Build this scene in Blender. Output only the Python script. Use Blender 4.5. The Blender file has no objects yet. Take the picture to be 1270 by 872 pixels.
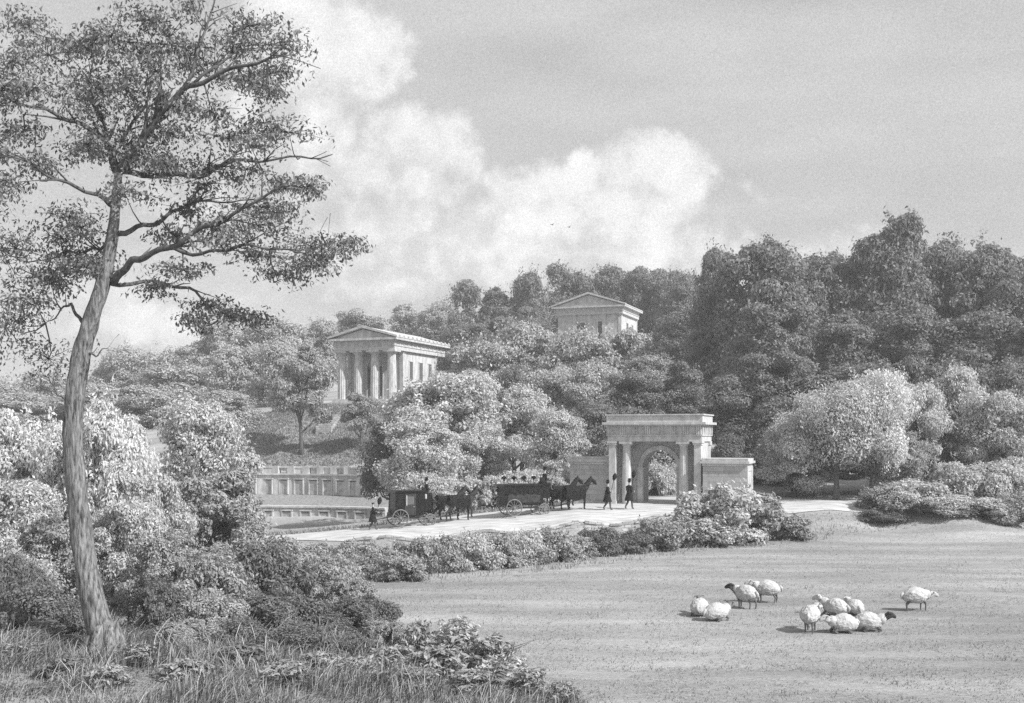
import bpy, bmesh, math, random
import numpy as np
from mathutils import Vector, Matrix, noise
R = math.radians
PI = math.pi
scene = bpy.context.scene
COL = scene.collection
F, CX, HY, EYE = 1400.0, 635.0, 540.0, 5.7

def P(px, py, D):
    return Vector(((px-CX)/F*D, D, EYE-(py-HY)/F*D))
def X(px, D): return (px-CX)/F*D
def Z(py, D): return EYE-(py-HY)/F*D

# ---------------------------------------------------------------- terrain
CP = [(-20,15,.2),(0,10,0),(25,10,0),(0,24,0),(15,24,0),(40,24,0),(0,33,0),(15,33,0),(40,33,0),(0,40,0),(10,45,0),(30,45,.02),
 (60,40,.1),(3,49,0),(9,55,.12),(15,58,.23),(21,63,.4),(29,63,.4),(60,63,.6),(-10.1,28,.4),(-10.3,23,.3),(-2.3,23.6,.12),(-16,28,.45),
 (-5,28,.2),(-12,34,.2),(-14,45,0),(-25,45,.2),(-8,40,0),(-6,45,-.1),(-30,30,.5),(-4,50,-.2),(3,54,-.05),
 (-6.9,58.8,-.75),(-1.5,59.2,-.55),(3.7,59.8,-.15),(8.6,60.6,.2),(-6.9,60.3,-.75),(-1.5,60.55,-.5),(3.7,61.0,-.1),(8.6,62.1,.3),(-4,60.4,-.62),(1,60.8,-.3),(6,61.5,.1),(-12,57,-.5),(-20,55,-.4),
 (-6.9,60.8,.21),(-1.5,61.3,.51),(3.7,61.8,.95),(8.6,62.8,1.27),(-12.6,62,-.14),(-7.7,64.5,.31),(-5.3,65,.5),(.7,66,.99),(7.07,66,1.36),
 (9.5,68,1.47),(4,69,1.4),(12,70,1.52),(18.6,66,1.7),(25,66,1.85),(40,68,2.2),(18,64.8,1.36),(25,64.8,1.6),(-18,62,-.3),(-25,62,-.2),
 (18,78,2.2),(30,78,2.4),(30,100,4.6),(40,120,7),(15,100,4.6),(12,125,8),(11,153,17.3),(18,153,17.3),(14,168,17.4),(14,143,13),(40,160,11),(70,100,5),(80,140,9),
 (30,200,15),(0,200,15),(5,85,1.9),(9,76,1.6),(0,75,1.2),(-4,85,1.3),(-4,100,3.4),(0,115,6.5),(0,140,9),
 (-12,80,-.8),(-20,80,-.9),(-18,93.4,-1.7),(-26,94.5,-1.7),(-10,92,-1.4),(-20,95.8,-1.5),(-14,94.8,-1.5),(-16,97,-.9),(-22,98.4,-.9),(-18,98,-.95),(-18,99.4,-.85),(-20,99.4,-.9),(-15.5,98,-.9),(-22,100.6,-.85),(-14,96.5,-1),(20,70,1.72),(23.5,70.5,1.8),(21,74,1.95),(-35,90,-1),(-60,90,0),
 (-24,103,-.7),(-21.5,102.6,-.7),(-18.2,101.7,-.7),(-15.2,100.2,-.7),(-12.5,98.4,-.7),(-30,101,-.3),(-24,104.9,1.8),(-21.3,104.3,1.8),(-17.8,103.5,1.8),(-14.8,101.9,1.8),(-12,100.2,1.8),(-30,105,1.9),(-8,100,2.4),
 (-20,112,5.4),(-16.5,117,8.2),(-19,121,9.0),(-12,122,9.05),(-10,130,9.3),(-16,132,9.3),(-28,120,7.2),(-28,112,4.8),(-40,115,4),(-40,140,8),(-20,160,13),
 (-60,160,8),(-80,220,9),(-40,220,14),(0,240,17),(40,260,18),(-20,180,12),(-150,200,4),(150,200,20),(-150,60,2),(150,60,3),(0,400,22),(200,400,22),
 (-200,400,12),(0,1500,10),(-1200,300,0),(1200,300,10),(0,-300,2),(-300,-300,3),(300,-300,2),(0,-20,.3),(1200,1500,8),(-1200,1500,5)]
_cp = np.array(CP, float)
def _rbf_fit():
    n = len(_cp); A = np.zeros((n+3, n+3)); d = np.hypot(_cp[:,None,0]-_cp[None,:,0], _cp[:,None,1]-_cp[None,:,1])
    A[:n,:n] = d; A[:n,:n] += np.eye(n)*-0.02
    A[:n,n] = 1; A[:n,n+1] = _cp[:,0]/100; A[:n,n+2] = _cp[:,1]/100; A[n:,:n] = A[:n,n:].T
    return np.linalg.solve(A, np.concatenate([_cp[:,2], np.zeros(3)]))
_w = _rbf_fit()
def H(xs, ys):
    xs = np.asarray(xs, float); ys = np.asarray(ys, float); sh = xs.shape
    x = xs.ravel(); y = ys.ravel(); out = np.zeros(len(x)); n = len(_cp)
    for i in range(0, len(x), 20000):
        a, b = x[i:i+20000], y[i:i+20000]
        d = np.hypot(a[:,None]-_cp[None,:,0], b[:,None]-_cp[None,:,1])
        out[i:i+20000] = d@_w[:n] + _w[n] + _w[n+1]*a/100 + _w[n+2]*b/100
    return out.reshape(sh)
def h(x, y): return float(H([x], [y])[0])

# ---------------------------------------------------------------- materials
def nodes(name):
    m = bpy.data.materials.new(name); m.use_nodes = True
    nt = m.node_tree; nt.nodes.clear()
    out = nt.nodes.new('ShaderNodeOutputMaterial')
    return m, nt, out
def N(nt, typ, **kw):
    n = nt.nodes.new(typ)
    for k, v in kw.items():
        if k.startswith('i_'):
            key = k[2:]
            n.inputs[int(key) if key.isdigit() else key.replace('_', ' ')].default_value = v
        else: setattr(n, k, v)
    return n
def L(nt, a, b): nt.links.new(a, b)
def g(v): return (v, v, v, 1)

def ramp(nt, src, stops):
    r = N(nt, 'ShaderNodeValToRGB'); e = r.color_ramp.elements
    e[0].position, e[0].color = stops[0][0], g(stops[0][1])
    e[1].position, e[1].color = stops[-1][0], g(stops[-1][1])
    for p, v in stops[1:-1]:
        k = e.new(p); k.color = g(v)
    L(nt, src, r.inputs[0]); return r.outputs[0]
def leaf_mat(name, v, spread=.35, trans=.3):
    m, nt, out = nodes(name)
    geo = N(nt, 'ShaderNodeNewGeometry')
    c = ramp(nt, geo.outputs['Random Per Island'], [(0, v*(1-spread)), (.5, v), (1, v*(1+spread))])
    d = N(nt, 'ShaderNodeBsdfDiffuse'); t = N(nt, 'ShaderNodeBsdfTranslucent'); mx = N(nt, 'ShaderNodeMixShader'); mx.inputs[0].default_value = trans
    L(nt, c, d.inputs[0]); L(nt, c, t.inputs[0]); L(nt, d.outputs[0], mx.inputs[1]); L(nt, t.outputs[0], mx.inputs[2]); L(nt, mx.outputs[0], out.inputs[0])
    return m
def plain(name, v, rough=.8, var=.2, scale=6.0, bump=.0, stretch=(1,1,1), metallic=0, detail=6, spec=.25):
    m, nt, out = nodes(name)
    tc = N(nt, 'ShaderNodeTexCoord'); mp = N(nt, 'ShaderNodeMapping'); mp.inputs['Scale'].default_value = stretch
    L(nt, tc.outputs['Object'], mp.inputs[0])
    nz = N(nt, 'ShaderNodeTexNoise'); nz.inputs['Scale'].default_value = scale; nz.inputs['Detail'].default_value = detail; nz.inputs['Roughness'].default_value = .65
    L(nt, mp.outputs[0], nz.inputs['Vector'])
    c = ramp(nt, nz.outputs[0], [(.36, v*(1-var)), (.64, v*(1+var))])
    b = N(nt, 'ShaderNodeBsdfPrincipled'); b.inputs['Roughness'].default_value = rough; b.inputs['Metallic'].default_value = metallic
    b.inputs['Specular IOR Level'].default_value = spec
    L(nt, c, b.inputs['Base Color']); L(nt, b.outputs[0], out.inputs[0])
    if bump:
        bp = N(nt, 'ShaderNodeBump'); bp.inputs['Strength'].default_value = bump; bp.inputs['Distance'].default_value = .05
        L(nt, nz.outputs[0], bp.inputs['Height']); L(nt, bp.outputs[0], b.inputs['Normal'])
    return m
def stone(name, v, bw=.6, bh=.3, mortar=.012, dark=.72, stain=.25, contrast=.08):
    m, nt, out = nodes(name)
    tc = N(nt, 'ShaderNodeTexCoord'); sx = N(nt, 'ShaderNodeSeparateXYZ'); L(nt, tc.outputs['Object'], sx.inputs[0])
    ad = N(nt, 'ShaderNodeMath', operation='ADD'); L(nt, sx.outputs[0], ad.inputs[0]); L(nt, sx.outputs[1], ad.inputs[1])
    cb = N(nt, 'ShaderNodeCombineXYZ'); L(nt, ad.outputs[0], cb.inputs[0]); L(nt, sx.outputs[2], cb.inputs[1])
    br = N(nt, 'ShaderNodeTexBrick'); L(nt, cb.outputs[0], br.inputs['Vector'])
    br.inputs['Color1'].default_value = g(v*(1-contrast)); br.inputs['Color2'].default_value = g(v*(1+contrast)); br.inputs['Mortar'].default_value = g(v*dark)
    br.inputs['Scale'].default_value = 1; br.inputs['Mortar Size'].default_value = mortar; br.inputs['Brick Width'].default_value = bw; br.inputs['Row Height'].default_value = bh
    nz = N(nt, 'ShaderNodeTexNoise'); nz.inputs['Scale'].default_value = 2.2; nz.inputs['Detail'].default_value = 9; nz.inputs['Roughness'].default_value = .7
    L(nt, tc.outputs['Object'], nz.inputs['Vector'])
    st = ramp(nt, nz.outputs[0], [(.3, 1-stain), (.7, 1+stain*.4)])
    mu = N(nt, 'ShaderNodeMixRGB', blend_type='MULTIPLY'); mu.inputs[0].default_value = 1
    L(nt, br.outputs[0], mu.inputs[1]); L(nt, st, mu.inputs[2])
    b = N(nt, 'ShaderNodeBsdfPrincipled'); b.inputs['Roughness'].default_value = .9; b.inputs['Specular IOR Level'].default_value = .2
    bp = N(nt, 'ShaderNodeBump'); bp.inputs['Strength'].default_value = .35; bp.inputs['Distance'].default_value = .02
    L(nt, mu.outputs[0], bp.inputs['Height']); L(nt, bp.outputs[0], b.inputs['Normal'])
    L(nt, mu.outputs[0], b.inputs['Base Color']); L(nt, b.outputs[0], out.inputs[0])
    return m

GROUND_V = .31
def ground_mat():
    m, nt, out = nodes('meadow_grass')
    tc = N(nt, 'ShaderNodeTexCoord')
    mp = N(nt, 'ShaderNodeMapping'); mp.inputs['Scale'].default_value = (.22, 1.0, 1); L(nt, tc.outputs['Object'], mp.inputs[0])
    n1 = N(nt, 'ShaderNodeTexNoise'); n1.inputs['Scale'].default_value = .45; n1.inputs['Detail'].default_value = 8; n1.inputs['Roughness'].default_value = .62; L(nt, mp.outputs[0], n1.inputs['Vector'])
    mp2 = N(nt, 'ShaderNodeMapping'); mp2.inputs['Scale'].default_value = (.5, 1.0, 1); L(nt, tc.outputs['Object'], mp2.inputs[0])
    n2 = N(nt, 'ShaderNodeTexNoise'); n2.inputs['Scale'].default_value = 9; n2.inputs['Detail'].default_value = 10; n2.inputs['Roughness'].default_value = .85; L(nt, mp2.outputs[0], n2.inputs['Vector'])
    n3 = N(nt, 'ShaderNodeTexNoise'); n3.inputs['Scale'].default_value = .05; n3.inputs['Detail'].default_value = 3; L(nt, tc.outputs['Object'], n3.inputs['Vector'])
    a = ramp(nt, n1.outputs[0], [(.3, .72), (.5, 1.0), (.68, 1.3)])
    b_ = ramp(nt, n2.outputs[0], [(.25, .45), (.5, 1.0), (.75, 1.5)])
    c_ = ramp(nt, n3.outputs[0], [(.3, GROUND_V*.85), (.7, GROUND_V*1.15)])
    m1 = N(nt, 'ShaderNodeMixRGB', blend_type='MULTIPLY'); m1.inputs[0].default_value = 1; L(nt, a, m1.inputs[1]); L(nt, b_, m1.inputs[2])
    m2 = N(nt, 'ShaderNodeMixRGB', blend_type='MULTIPLY'); m2.inputs[0].default_value = 1; L(nt, m1.outputs[0], m2.inputs[1]); L(nt, c_, m2.inputs[2])
    b = N(nt, 'ShaderNodeBsdfDiffuse'); L(nt, m2.outputs[0], b.inputs[0])
    bp = N(nt, 'ShaderNodeBump'); bp.inputs['Strength'].default_value = .8; bp.inputs['Distance'].default_value = .06
    L(nt, n2.outputs[0], bp.inputs['Height']); L(nt, bp.outputs[0], b.inputs['Normal'])
    L(nt, b.outputs[0], out.inputs[0]); return m
M = {}
M['ground'] = ground_mat()
M['road'] = plain('pale_gravel', .47, .95, .30, 2.0, .4, (.35,2.2,1), detail=10)
M['terrace'] = plain('terrace_turf', .24, .95, .3, 5, .4)
M['ashlar'] = stone('weathered_ashlar', .42, .62, .31, .014, .68, .3)
M['smooth'] = plain('dressed_limestone', .47, .85, .22, 3.0, .15, (1,1,.5), detail=9)
M['wallstone'] = stone('retaining_stone', .46, .45, .2, .02, .55, .4, .22)
M['cata'] = plain('catacomb_stone', .46, .9, .25, 2.0, .2, (1,1,.4), detail=9)
M['slab'] = plain('sealing_slab', .38, .9, .25, 3)
M['opening'] = plain('painted_opening_shade', .10, .9, .3)  # dark paint standing in for the shade inside openings
M['roofing'] = plain('lead_sheet_roof', .50, .6, .15, 2)
M['bark'] = plain('furrowed_bark', .17, .95, .8, 8.0, 1.0, (2.2,2.2,.35), detail=12)
M['darkbark'] = plain('dark_bark', .10, .95, .4, 5.0, .6, (2,2,.5))
M['black'] = plain('black_lacquer', .012, .35, .3, 4, spec=.12)
M['blackcloth'] = plain('black_cloth', .014, .95, .5, 9, .4, spec=.12)
M['darkcoat'] = plain('black_broadcloth', .018, .95, .4, 9, spec=.12)
M['trouser'] = plain('dark_trousers', .10, .95, .3, 9)
M['skin'] = plain('skin', .40, .6, .1)
M['wheel'] = plain('painted_wheel', .16, .6, .3, 8)
M['trim'] = plain('pale_trim', .42, .5, .15, 8)
M['glass'] = plain('carriage_glass', .12, .12, .1)
M['horse'] = plain('black_horse_coat', .022, .7, .5, 5, spec=.12)
M['horse2'] = plain('dark_bay_coat', .04, .7, .4, 5, spec=.12)
M['fleece'] = plain('woolly_fleece', .46, 1, .2, 7, .8, detail=8)
M['fleece2'] = plain('old_fleece', .62, 1, .14, 12, .8, detail=8)
M['face'] = plain('pale_sheep_face', .42, .9, .25, 9)
M['shank'] = plain('sheep_shank', .12, .9, .3, 9)
M['blackface'] = plain('black_sheep_face', .04, .9, .3, 9)
M['greyface'] = plain('grey_sheep_face', .15, .9, .3, 9)
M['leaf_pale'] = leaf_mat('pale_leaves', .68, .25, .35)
M['leaf_light'] = leaf_mat('light_leaves', .56, .3, .35)
M['leaf_mid'] = leaf_mat('middle_leaves', .39, .3)
M['leaf_soft'] = leaf_mat('soft_leaves', .46, .25)
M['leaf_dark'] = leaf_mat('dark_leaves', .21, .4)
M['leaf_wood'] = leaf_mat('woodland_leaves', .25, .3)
M['leaf_far'] = leaf_mat('haze_paled_woodland_leaves', .46, .25)  # woodland leaves with distance haze painted into a paler colour
M['leaf_tree'] = leaf_mat('old_tree_leaves', .23, .5, .25)
M['grass'] = leaf_mat('grass_blades', .31, .4, .3)
M['grass_pale'] = leaf_mat('bleached_grass_blades', .46, .4, .3)
M['grass_long'] = leaf_mat('long_grass_blades', .25, .8, .3)

# ---------------------------------------------------------------- mesh helpers
class MB:
    def __init__(s): s.v = []; s.f = []; s.m = []
    def add(s, vs, fs, mi=0):
        o = len(s.v); s.v += [tuple(v) for v in vs]; s.f += [tuple(i+o for i in f) for f in fs]; s.m += [mi]*len(fs)
    def box(s, x0, x1, y0, y1, z0, z1, mi=0):
        v = [(x0,y0,z0),(x1,y0,z0),(x1,y1,z0),(x0,y1,z0),(x0,y0,z1),(x1,y0,z1),(x1,y1,z1),(x0,y1,z1)]
        s.add(v, [(0,3,2,1),(4,5,6,7),(0,1,5,4),(1,2,6,5),(2,3,7,6),(3,0,4,7)], mi)
    def prism(s, poly, y0, y1, axis='y', mi=0):
        n = len(poly)
        f = (lambda a, b, t: (a, t, b)) if axis == 'y' else (lambda a, b, t: (t, a, b))
        vs = [f(a, b, y0) for a, b in poly] + [f(a, b, y1) for a, b in poly]
        s.add(vs, [tuple(range(n)), tuple(range(2*n-1, n-1, -1))] + [(i, i+n, (i+1)%n+n, (i+1)%n) for i in range(n)], mi)
    def lathe(s, prof, cx=0, cy=0, n=16, flute=0, mi=0):
        vs, fs = [], []
        for r, z in prof:
            for k in range(n):
                rr = r*(1-flute*(k % 2)); a = 2*PI*k/n
                vs.append((cx+rr*math.cos(a), cy+rr*math.sin(a), z))
        for i in range(len(prof)-1):
            for k in range(n):
                fs.append((i*n+k, i*n+(k+1)%n, (i+1)*n+(k+1)%n, (i+1)*n+k))
        fs.append(tuple(range(n-1, -1, -1))); fs.append(tuple((len(prof)-1)*n+k for k in range(n)))
        s.add(vs, fs, mi)
    def tube(s, pts, rad, n=6, mi=0, jag=0):
        pts = [Vector(p) for p in pts]; vs, fs = [], []
        up = Vector((0,0,1)); t0 = (pts[1]-pts[0]).normalized()
        a = t0.cross(Vector((0,1,0)) if abs(t0.y) < .9 else Vector((1,0,0))).normalized()
        for i, p in enumerate(pts):
            t = (pts[min(i+1, len(pts)-1)]-pts[max(i-1, 0)]).normalized()
            a = (a-t*a.dot(t)).normalized(); b = t.cross(a)
            r = rad[i] if hasattr(rad, '__len__') else rad
            for k in range(n):
                th = 2*PI*k/n; rr = r*(1+(jag*noise.noise(Vector((math.cos(th)*1.7, math.sin(th)*1.7, i*.35))) if jag else 0))
                vs.append(p+(a*math.cos(th)+b*math.sin(th))*rr)
        for i in range(len(pts)-1):
            for k in range(n):
                fs.append((i*n+k, i*n+(k+1)%n, (i+1)*n+(k+1)%n, (i+1)*n+k))
        fs.append(tuple(range(n-1, -1, -1))); fs.append(tuple((len(pts)-1)*n+k for k in range(n)))
        s.add(vs, fs, mi)
    def torus(s, c, R_, r, axis='y', n=24, k=6, mi=0):
        vs, fs = [], []
        for i in range(n):
            a = 2*PI*i/n
            for j in range(k):
                b = 2*PI*j/k; q = R_+r*math.cos(b); w = r*math.sin(b)
                vs.append((c[0]+q*math.cos(a), c[1]+w, c[2]+q*math.sin(a)))
        for i in range(n):
            for j in range(k):
                fs.append((i*k+j, i*k+(j+1)%k, ((i+1)%n)*k+(j+1)%k, ((i+1)%n)*k+j))
        s.add(vs, fs, mi)
    def mesh(s, name, mats, smooth=False):
        me = bpy.data.meshes.new(name); me.from_pydata(s.v, [], s.f); me.update()
        for m in (mats if isinstance(mats, (list, tuple)) else [mats]): me.materials.append(m)
        if len(set(s.m)) > 1: me.polygons.foreach_set('material_index', s.m)
        bm = bmesh.new(); bm.from_mesh(me); bmesh.ops.recalc_face_normals(bm, faces=bm.faces); bm.to_mesh(me); bm.free()
        if smooth: me.polygons.foreach_set('use_smooth', [True]*len(me.polygons))
        return me
    def obj(s, name, mats, parent=None, smooth=False, label=None):
        o = bpy.data.objects.new(name, s.mesh(name, mats, smooth)); COL.objects.link(o); o.parent = parent
        if label: o['label'] = label
        return o
def quads(name, V, mat, k=4):
    """mesh of n separate k-gons from an (n*k,3) array"""
    V = np.asarray(V, np.float32); n = len(V)//k
    me = bpy.data.meshes.new(name); me.vertices.add(len(V)); me.vertices.foreach_set('co', V.ravel())
    me.loops.add(n*k); me.loops.foreach_set('vertex_index', np.arange(n*k, dtype=np.int32))
    me.polygons.add(n); me.polygons.foreach_set('loop_start', np.arange(0, n*k, k, dtype=np.int32))
    try: me.polygons.foreach_set('loop_total', np.full(n, k, np.int32))
    except Exception: pass
    me.update(calc_edges=True); me.validate(); me.materials.append(mat); return me
def thing(name, label, cat, loc=(0,0,0), rz=0, group=None, scale=1):
    o = bpy.data.objects.new(name, None); COL.objects.link(o); o.empty_display_size = .2
    o.location = loc; o.rotation_euler = (0,0,rz)
    o.scale = (scale,)*3 if not hasattr(scale, '__len__') else scale
    o['label'] = label; o['category'] = cat
    if group: o['group'] = group
    return o
def tag(o, label, cat, group=None):
    o['label'] = label; o['category'] = cat
    if group: o['group'] = group
    return o
def put(name, me, parent, mat=None):
    o = bpy.data.objects.new(name, me); COL.objects.link(o); o.parent = parent
    if mat is not None and me.materials[0] is not mat:
        o.material_slots[0].link = 'OBJECT'; o.material_slots[0].material = mat
    return o
def structure(o): o['kind'] = 'structure'; return o

# ---------------------------------------------------------------- ground sheet
def axis(fine0, fine1, step, far, grow=1.18):
    a = list(np.arange(fine0, fine1+1e-6, step)); s = step; v = fine1
    while v < far[1]: s *= grow; v += s; a.append(v)
    s = step; v = fine0
    while v > far[0]: s *= grow; v -= s; a.insert(0, v)
    return np.array(a)
gx = axis(-34, 44, .6, (-600, 600)); gy = axis(18, 106, .4, (-100, 700))
GX, GY = np.meshgrid(gx, gy); GZ = H(GX, GY)
nx, ny = len(gx), len(gy)
idx = np.arange(nx*ny).reshape(ny, nx)
me = bpy.data.meshes.new('ground')
me.from_pydata(np.stack([GX.ravel(), GY.ravel(), GZ.ravel()], 1).tolist(), [], np.stack([idx[:-1,:-1].ravel(), idx[:-1,1:].ravel(), idx[1:,1:].ravel(), idx[1:,:-1].ravel()], 1).tolist())
me.update(); me.materials.append(M['ground']); me.polygons.foreach_set('use_smooth', [True]*len(me.polygons))
go = bpy.data.objects.new('ground', me); COL.objects.link(go); structure(go)

# road: gravel drive draped on the ground
RD = [(-24,63.6,64.6),(-20,63.4,64.8),(-12.6,62.6,65.3),(-9,61.3,66),(-7,61.15,67.5),(-1.5,61.5,69),(3.7,62,70),(8.6,63,74),(12,63.6,74),(13.6,63.9,70),(18,64.9,71.5),(26,65.4,73),(45,66,74)]
rx = np.arange(-24, 45.01, .4); yf = np.interp(rx, [r[0] for r in RD], [r[1] for r in RD]); yb = np.interp(rx, [r[0] for r in RD], [r[2] for r in RD])
rows = 24; rv = []; rf = []
for i, x in enumerate(rx):
    for j in range(rows+1):
        wob = .18*noise.noise(Vector((x*.9, j*.01, 2))) if j in (0, rows) else 0
        rv.append((x, yf[i]+(yb[i]-yf[i])*j/rows+wob, 0))
zz = H([v[0] for v in rv], [v[1] for v in rv])+.035
rv = [(v[0], v[1], z) for v, z in zip(rv, zz)]
for i in range(len(rx)-1):
    for j in range(rows):
        a = i*(rows+1)+j; rf.append((a, a+rows+1, a+rows+2, a+1))
b = MB(); b.add(rv, rf); structure(b.obj('road', M['road'], smooth=True))

# ---------------------------------------------------------------- trees
rng = np.random.default_rng(7)
def unit(a): return a/np.maximum(np.linalg.norm(a, axis=1, keepdims=True), 1e-6)
def leaves(C, out, size, rs, droop=.6, wfac=.5, nr=.55, lr=.35):
    """leaf quads at points C with outward directions out"""
    n = len(C); nrm = unit(out+rs.normal(0, nr, (n,3))+np.array([0,0,.25]))
    d = out*.4+np.array([0,0,-droop])+rs.normal(0, .55, (n,3)); d = unit(d-nrm*np.sum(d*nrm, 1, keepdims=True))
    s = np.cross(d, nrm); Ls = (size*(1+lr*rs.uniform(-1, 1, n)))[:,None]; W = Ls*wfac*.5
    V = np.empty((n,4,3)); V[:,0] = C-d*Ls*.5; V[:,1] = C+s*W-d*Ls*.05+nrm*Ls*.06; V[:,2] = C+d*Ls*.5-nrm*Ls*.08; V[:,3] = C-s*W-d*Ls*.05+nrm*Ls*.06
    return V.reshape(-1, 3)
def lobe_leaves(c, r, n, size, rs, **kw):
    o = unit(rs.normal(0, 1, (n,3))+np.array([0,0,.25])); q = rs.uniform(.5, 1.0, n)**.5
    q *= 1+.16*np.sin(o[:,0]*5+c[0]*7)*np.sin(o[:,1]*5+c[1]*5)*np.sin(o[:,2]*6+c[2]*3)
    return leaves(np.asarray(c)+o*np.asarray(r)*q[:,None], unit(o/np.asarray(r)), size, rs, **kw)
def make_tree(seed, W, Ht, base, nl, per, size, lobe=.26, shape='round', flat=.8, sub=5, trunk_r=None, wfac=.5, droop=.6, lean=0, bark='darkbark', multi=1, edge=.0):
    """one tree kind: (trunk mesh, crown mesh, width, height)"""
    rs = np.random.default_rng(seed); rnd = random.Random(seed)
    cz0, cz1 = Ht*base, Ht; lob = []
    for i in range(nl):
        t = ((i+.5)/nl)
        zc = cz0+(cz1-cz0)*(.10+.82*t)
        tt = (zc-cz0)/(cz1-cz0)
        if shape == 'round': prof = math.sqrt(max(0, 1-((tt-.42)/.62)**2))
        elif shape == 'tall': prof = .95*math.sin(PI*min(1, .12+.86*tt))**.6
        elif shape == 'spread': prof = math.sqrt(max(0, 1-((tt-.35)/.72)**2))
        else: prof = 1-.55*tt**2
        a = i*2.39996+rnd.uniform(-.5, .5)
        lr = W*lobe*rnd.uniform(.6, 1.3)*(.7+.3*prof)
        rad = max(0, W*.5*prof-lr*.75)*rnd.uniform(.5, 1.16)
        zc += rnd.uniform(-.07, .07)*(cz1-cz0)
        lob.append((np.array([rad*math.cos(a), rad*math.sin(a), min(zc, Ht-lr*flat*.85)]), lr))
    V = []
    for c, lr in lob:
        for k in range(sub):
            o = unit(rs.normal(0, 1, (1,3))+np.array([[0,0,.35]]))[0]
            rr = lr*rs.uniform(.42, .68); cc = c+o*lr*.55*np.array([1,1,flat])
            V.append(lobe_leaves(cc, (rr, rr, rr*flat*.85), int(per*rs.uniform(.7, 1.3)), size, rs, wfac=wfac, droop=droop))
        for k in range(sub*2):
            o = unit(rs.normal(0, 1, (1,3))+np.array([[0,0,.25]]))[0]; q0 = rs.uniform(.95, 1.4); m = max(6, int(per*.09))
            t = rs.uniform(.55, 1, (m,1))*q0; cc = c+o*lr*t*np.array([1,1,flat])+rs.normal(0, .11, (m,3))*lr
            V.append(leaves(cc, np.repeat(o[None,:], m, 0), size, rs, wfac=wfac, droop=droop, nr=.9))
        V.append(lobe_leaves(c, (lr*.75, lr*.75, lr*.6*flat), per, size*1.1, rs, wfac=wfac, droop=droop))
    crown = quads('crown', np.concatenate(V), M['leaf_mid'])
    b = MB(); r0 = trunk_r or W*.035
    for q in range(multi):
        a = q*2.1+seed; off = Vector((math.cos(a), math.sin(a), 0))*(0 if multi == 1 else r0*1.6)
        top = Vector((lean*Ht+off.x*2.2, off.y*2.2, cz0+(cz1-cz0)*.55))
        pts = []
        for i in range(8):
            t = i/7; p = off*.4+(top-off*.4)*t
            p += Vector((noise.noise(Vector((t*2.5, seed, q)))*.05*Ht*t, noise.noise(Vector((t*2.5, seed+9, q)))*.05*Ht*t, -.3 if i == 0 else 0)); pts.append(p)
        b.tube(pts, [r0*(1.45 if i == 0 else 1-.75*i/7) for i in range(8)], 8, jag=.25)
        for c, lr in lob[q::multi]:
            j = rnd.randint(2, 6); s_ = pts[j]; e = Vector(c); 
            if e.z < s_.z: s_ = pts[2]
            mid = s_.lerp(e, .5)+Vector((rnd.uniform(-.1,.1)*W*.4, rnd.uniform(-.1,.1)*W*.4, -.05*Ht*rnd.random()))
            b.tube([s_, s_.lerp(mid, .6), mid, mid.lerp(e, .6)+Vector((0,0,.02*Ht)), e], [r0*.42, r0*.34, r0*.26, r0*.18, r0*.08], 5)
    return b.mesh('trunk', M[bark], True), crown, W, Ht
K = {}
K['forest'] = [make_tree(11+i, 10, 15, .06, 17, 400, .34, .28, ['round','tall','round','tall','spread','round'][i], sub=5) for i in range(6)]
K['slim'] = [make_tree(31+i, 5.5, 13, .18, 12, 300, .30, .30, 'tall', sub=5) for i in range(2)]
K['mid'] = [make_tree(41+i, 7.5, 8.5, .18, 15, 400, .225, .24, 'round', flat=.75, sub=6, multi=1+(i % 2)) for i in range(4)]
K['bright'] = [make_tree(51+i, 9, 8.5, .30, 14, 430, .21, .25, 'round', flat=.72, sub=6, trunk_r=.28, droop=.35) for i in range(2)]
K['shrub'] = [make_tree(61+i, 4, 3.2, .0, 11, 360, .155, .26, 'dome', flat=.85, sub=5, trunk_r=.07, multi=3) for i in range(4)]
K['near'] = [make_tree(71+i, 3.6, 3.6, .04, 13, 400, .125, .25, ['round','dome'][i % 2], flat=.8, sub=6, trunk_r=.06, multi=3, wfac=.45) for i in range(4)]
K['open'] = [make_tree(81+i, 4.2, 3.4, .02, 13, 95, .30, .24, 'dome', flat=.85, sub=5, trunk_r=.06, multi=4, wfac=.42, droop=-.5) for i in range(3)]
K['small'] = [make_tree(91+i, 5.2, 8, .32, 11, 330, .21, .26, 'round', flat=.8, sub=5, trunk_r=.18, lean=-.03, multi=1+i) for i in range(2)]
K['forest_low'] = [make_tree(111+i, 10, 8.5, .04, 15, 360, .32, .25, ['dome','round'][i % 2], flat=.85, sub=5) for i in range(3)]
K['shrub_low'] = [make_tree(121+i, 4, 2.0, .0, 11, 320, .15, .22, 'dome', flat=.85, sub=5, trunk_r=.06, multi=3) for i in range(3)]
K['near_low'] = [make_tree(131+i, 3.6, 1.7, .0, 13, 360, .125, .20, 'dome', flat=.9, sub=6, trunk_r=.05, multi=3, wfac=.45) for i in range(3)]
K['weed'] = [make_tree(141+i, 1.5, 1.4, .05, 12, 14, .22, .22, 'dome', flat=.9, sub=3, trunk_r=.018, multi=4, wfac=.3, droop=1.1) for i in range(3)]
_cnt = {}
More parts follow.
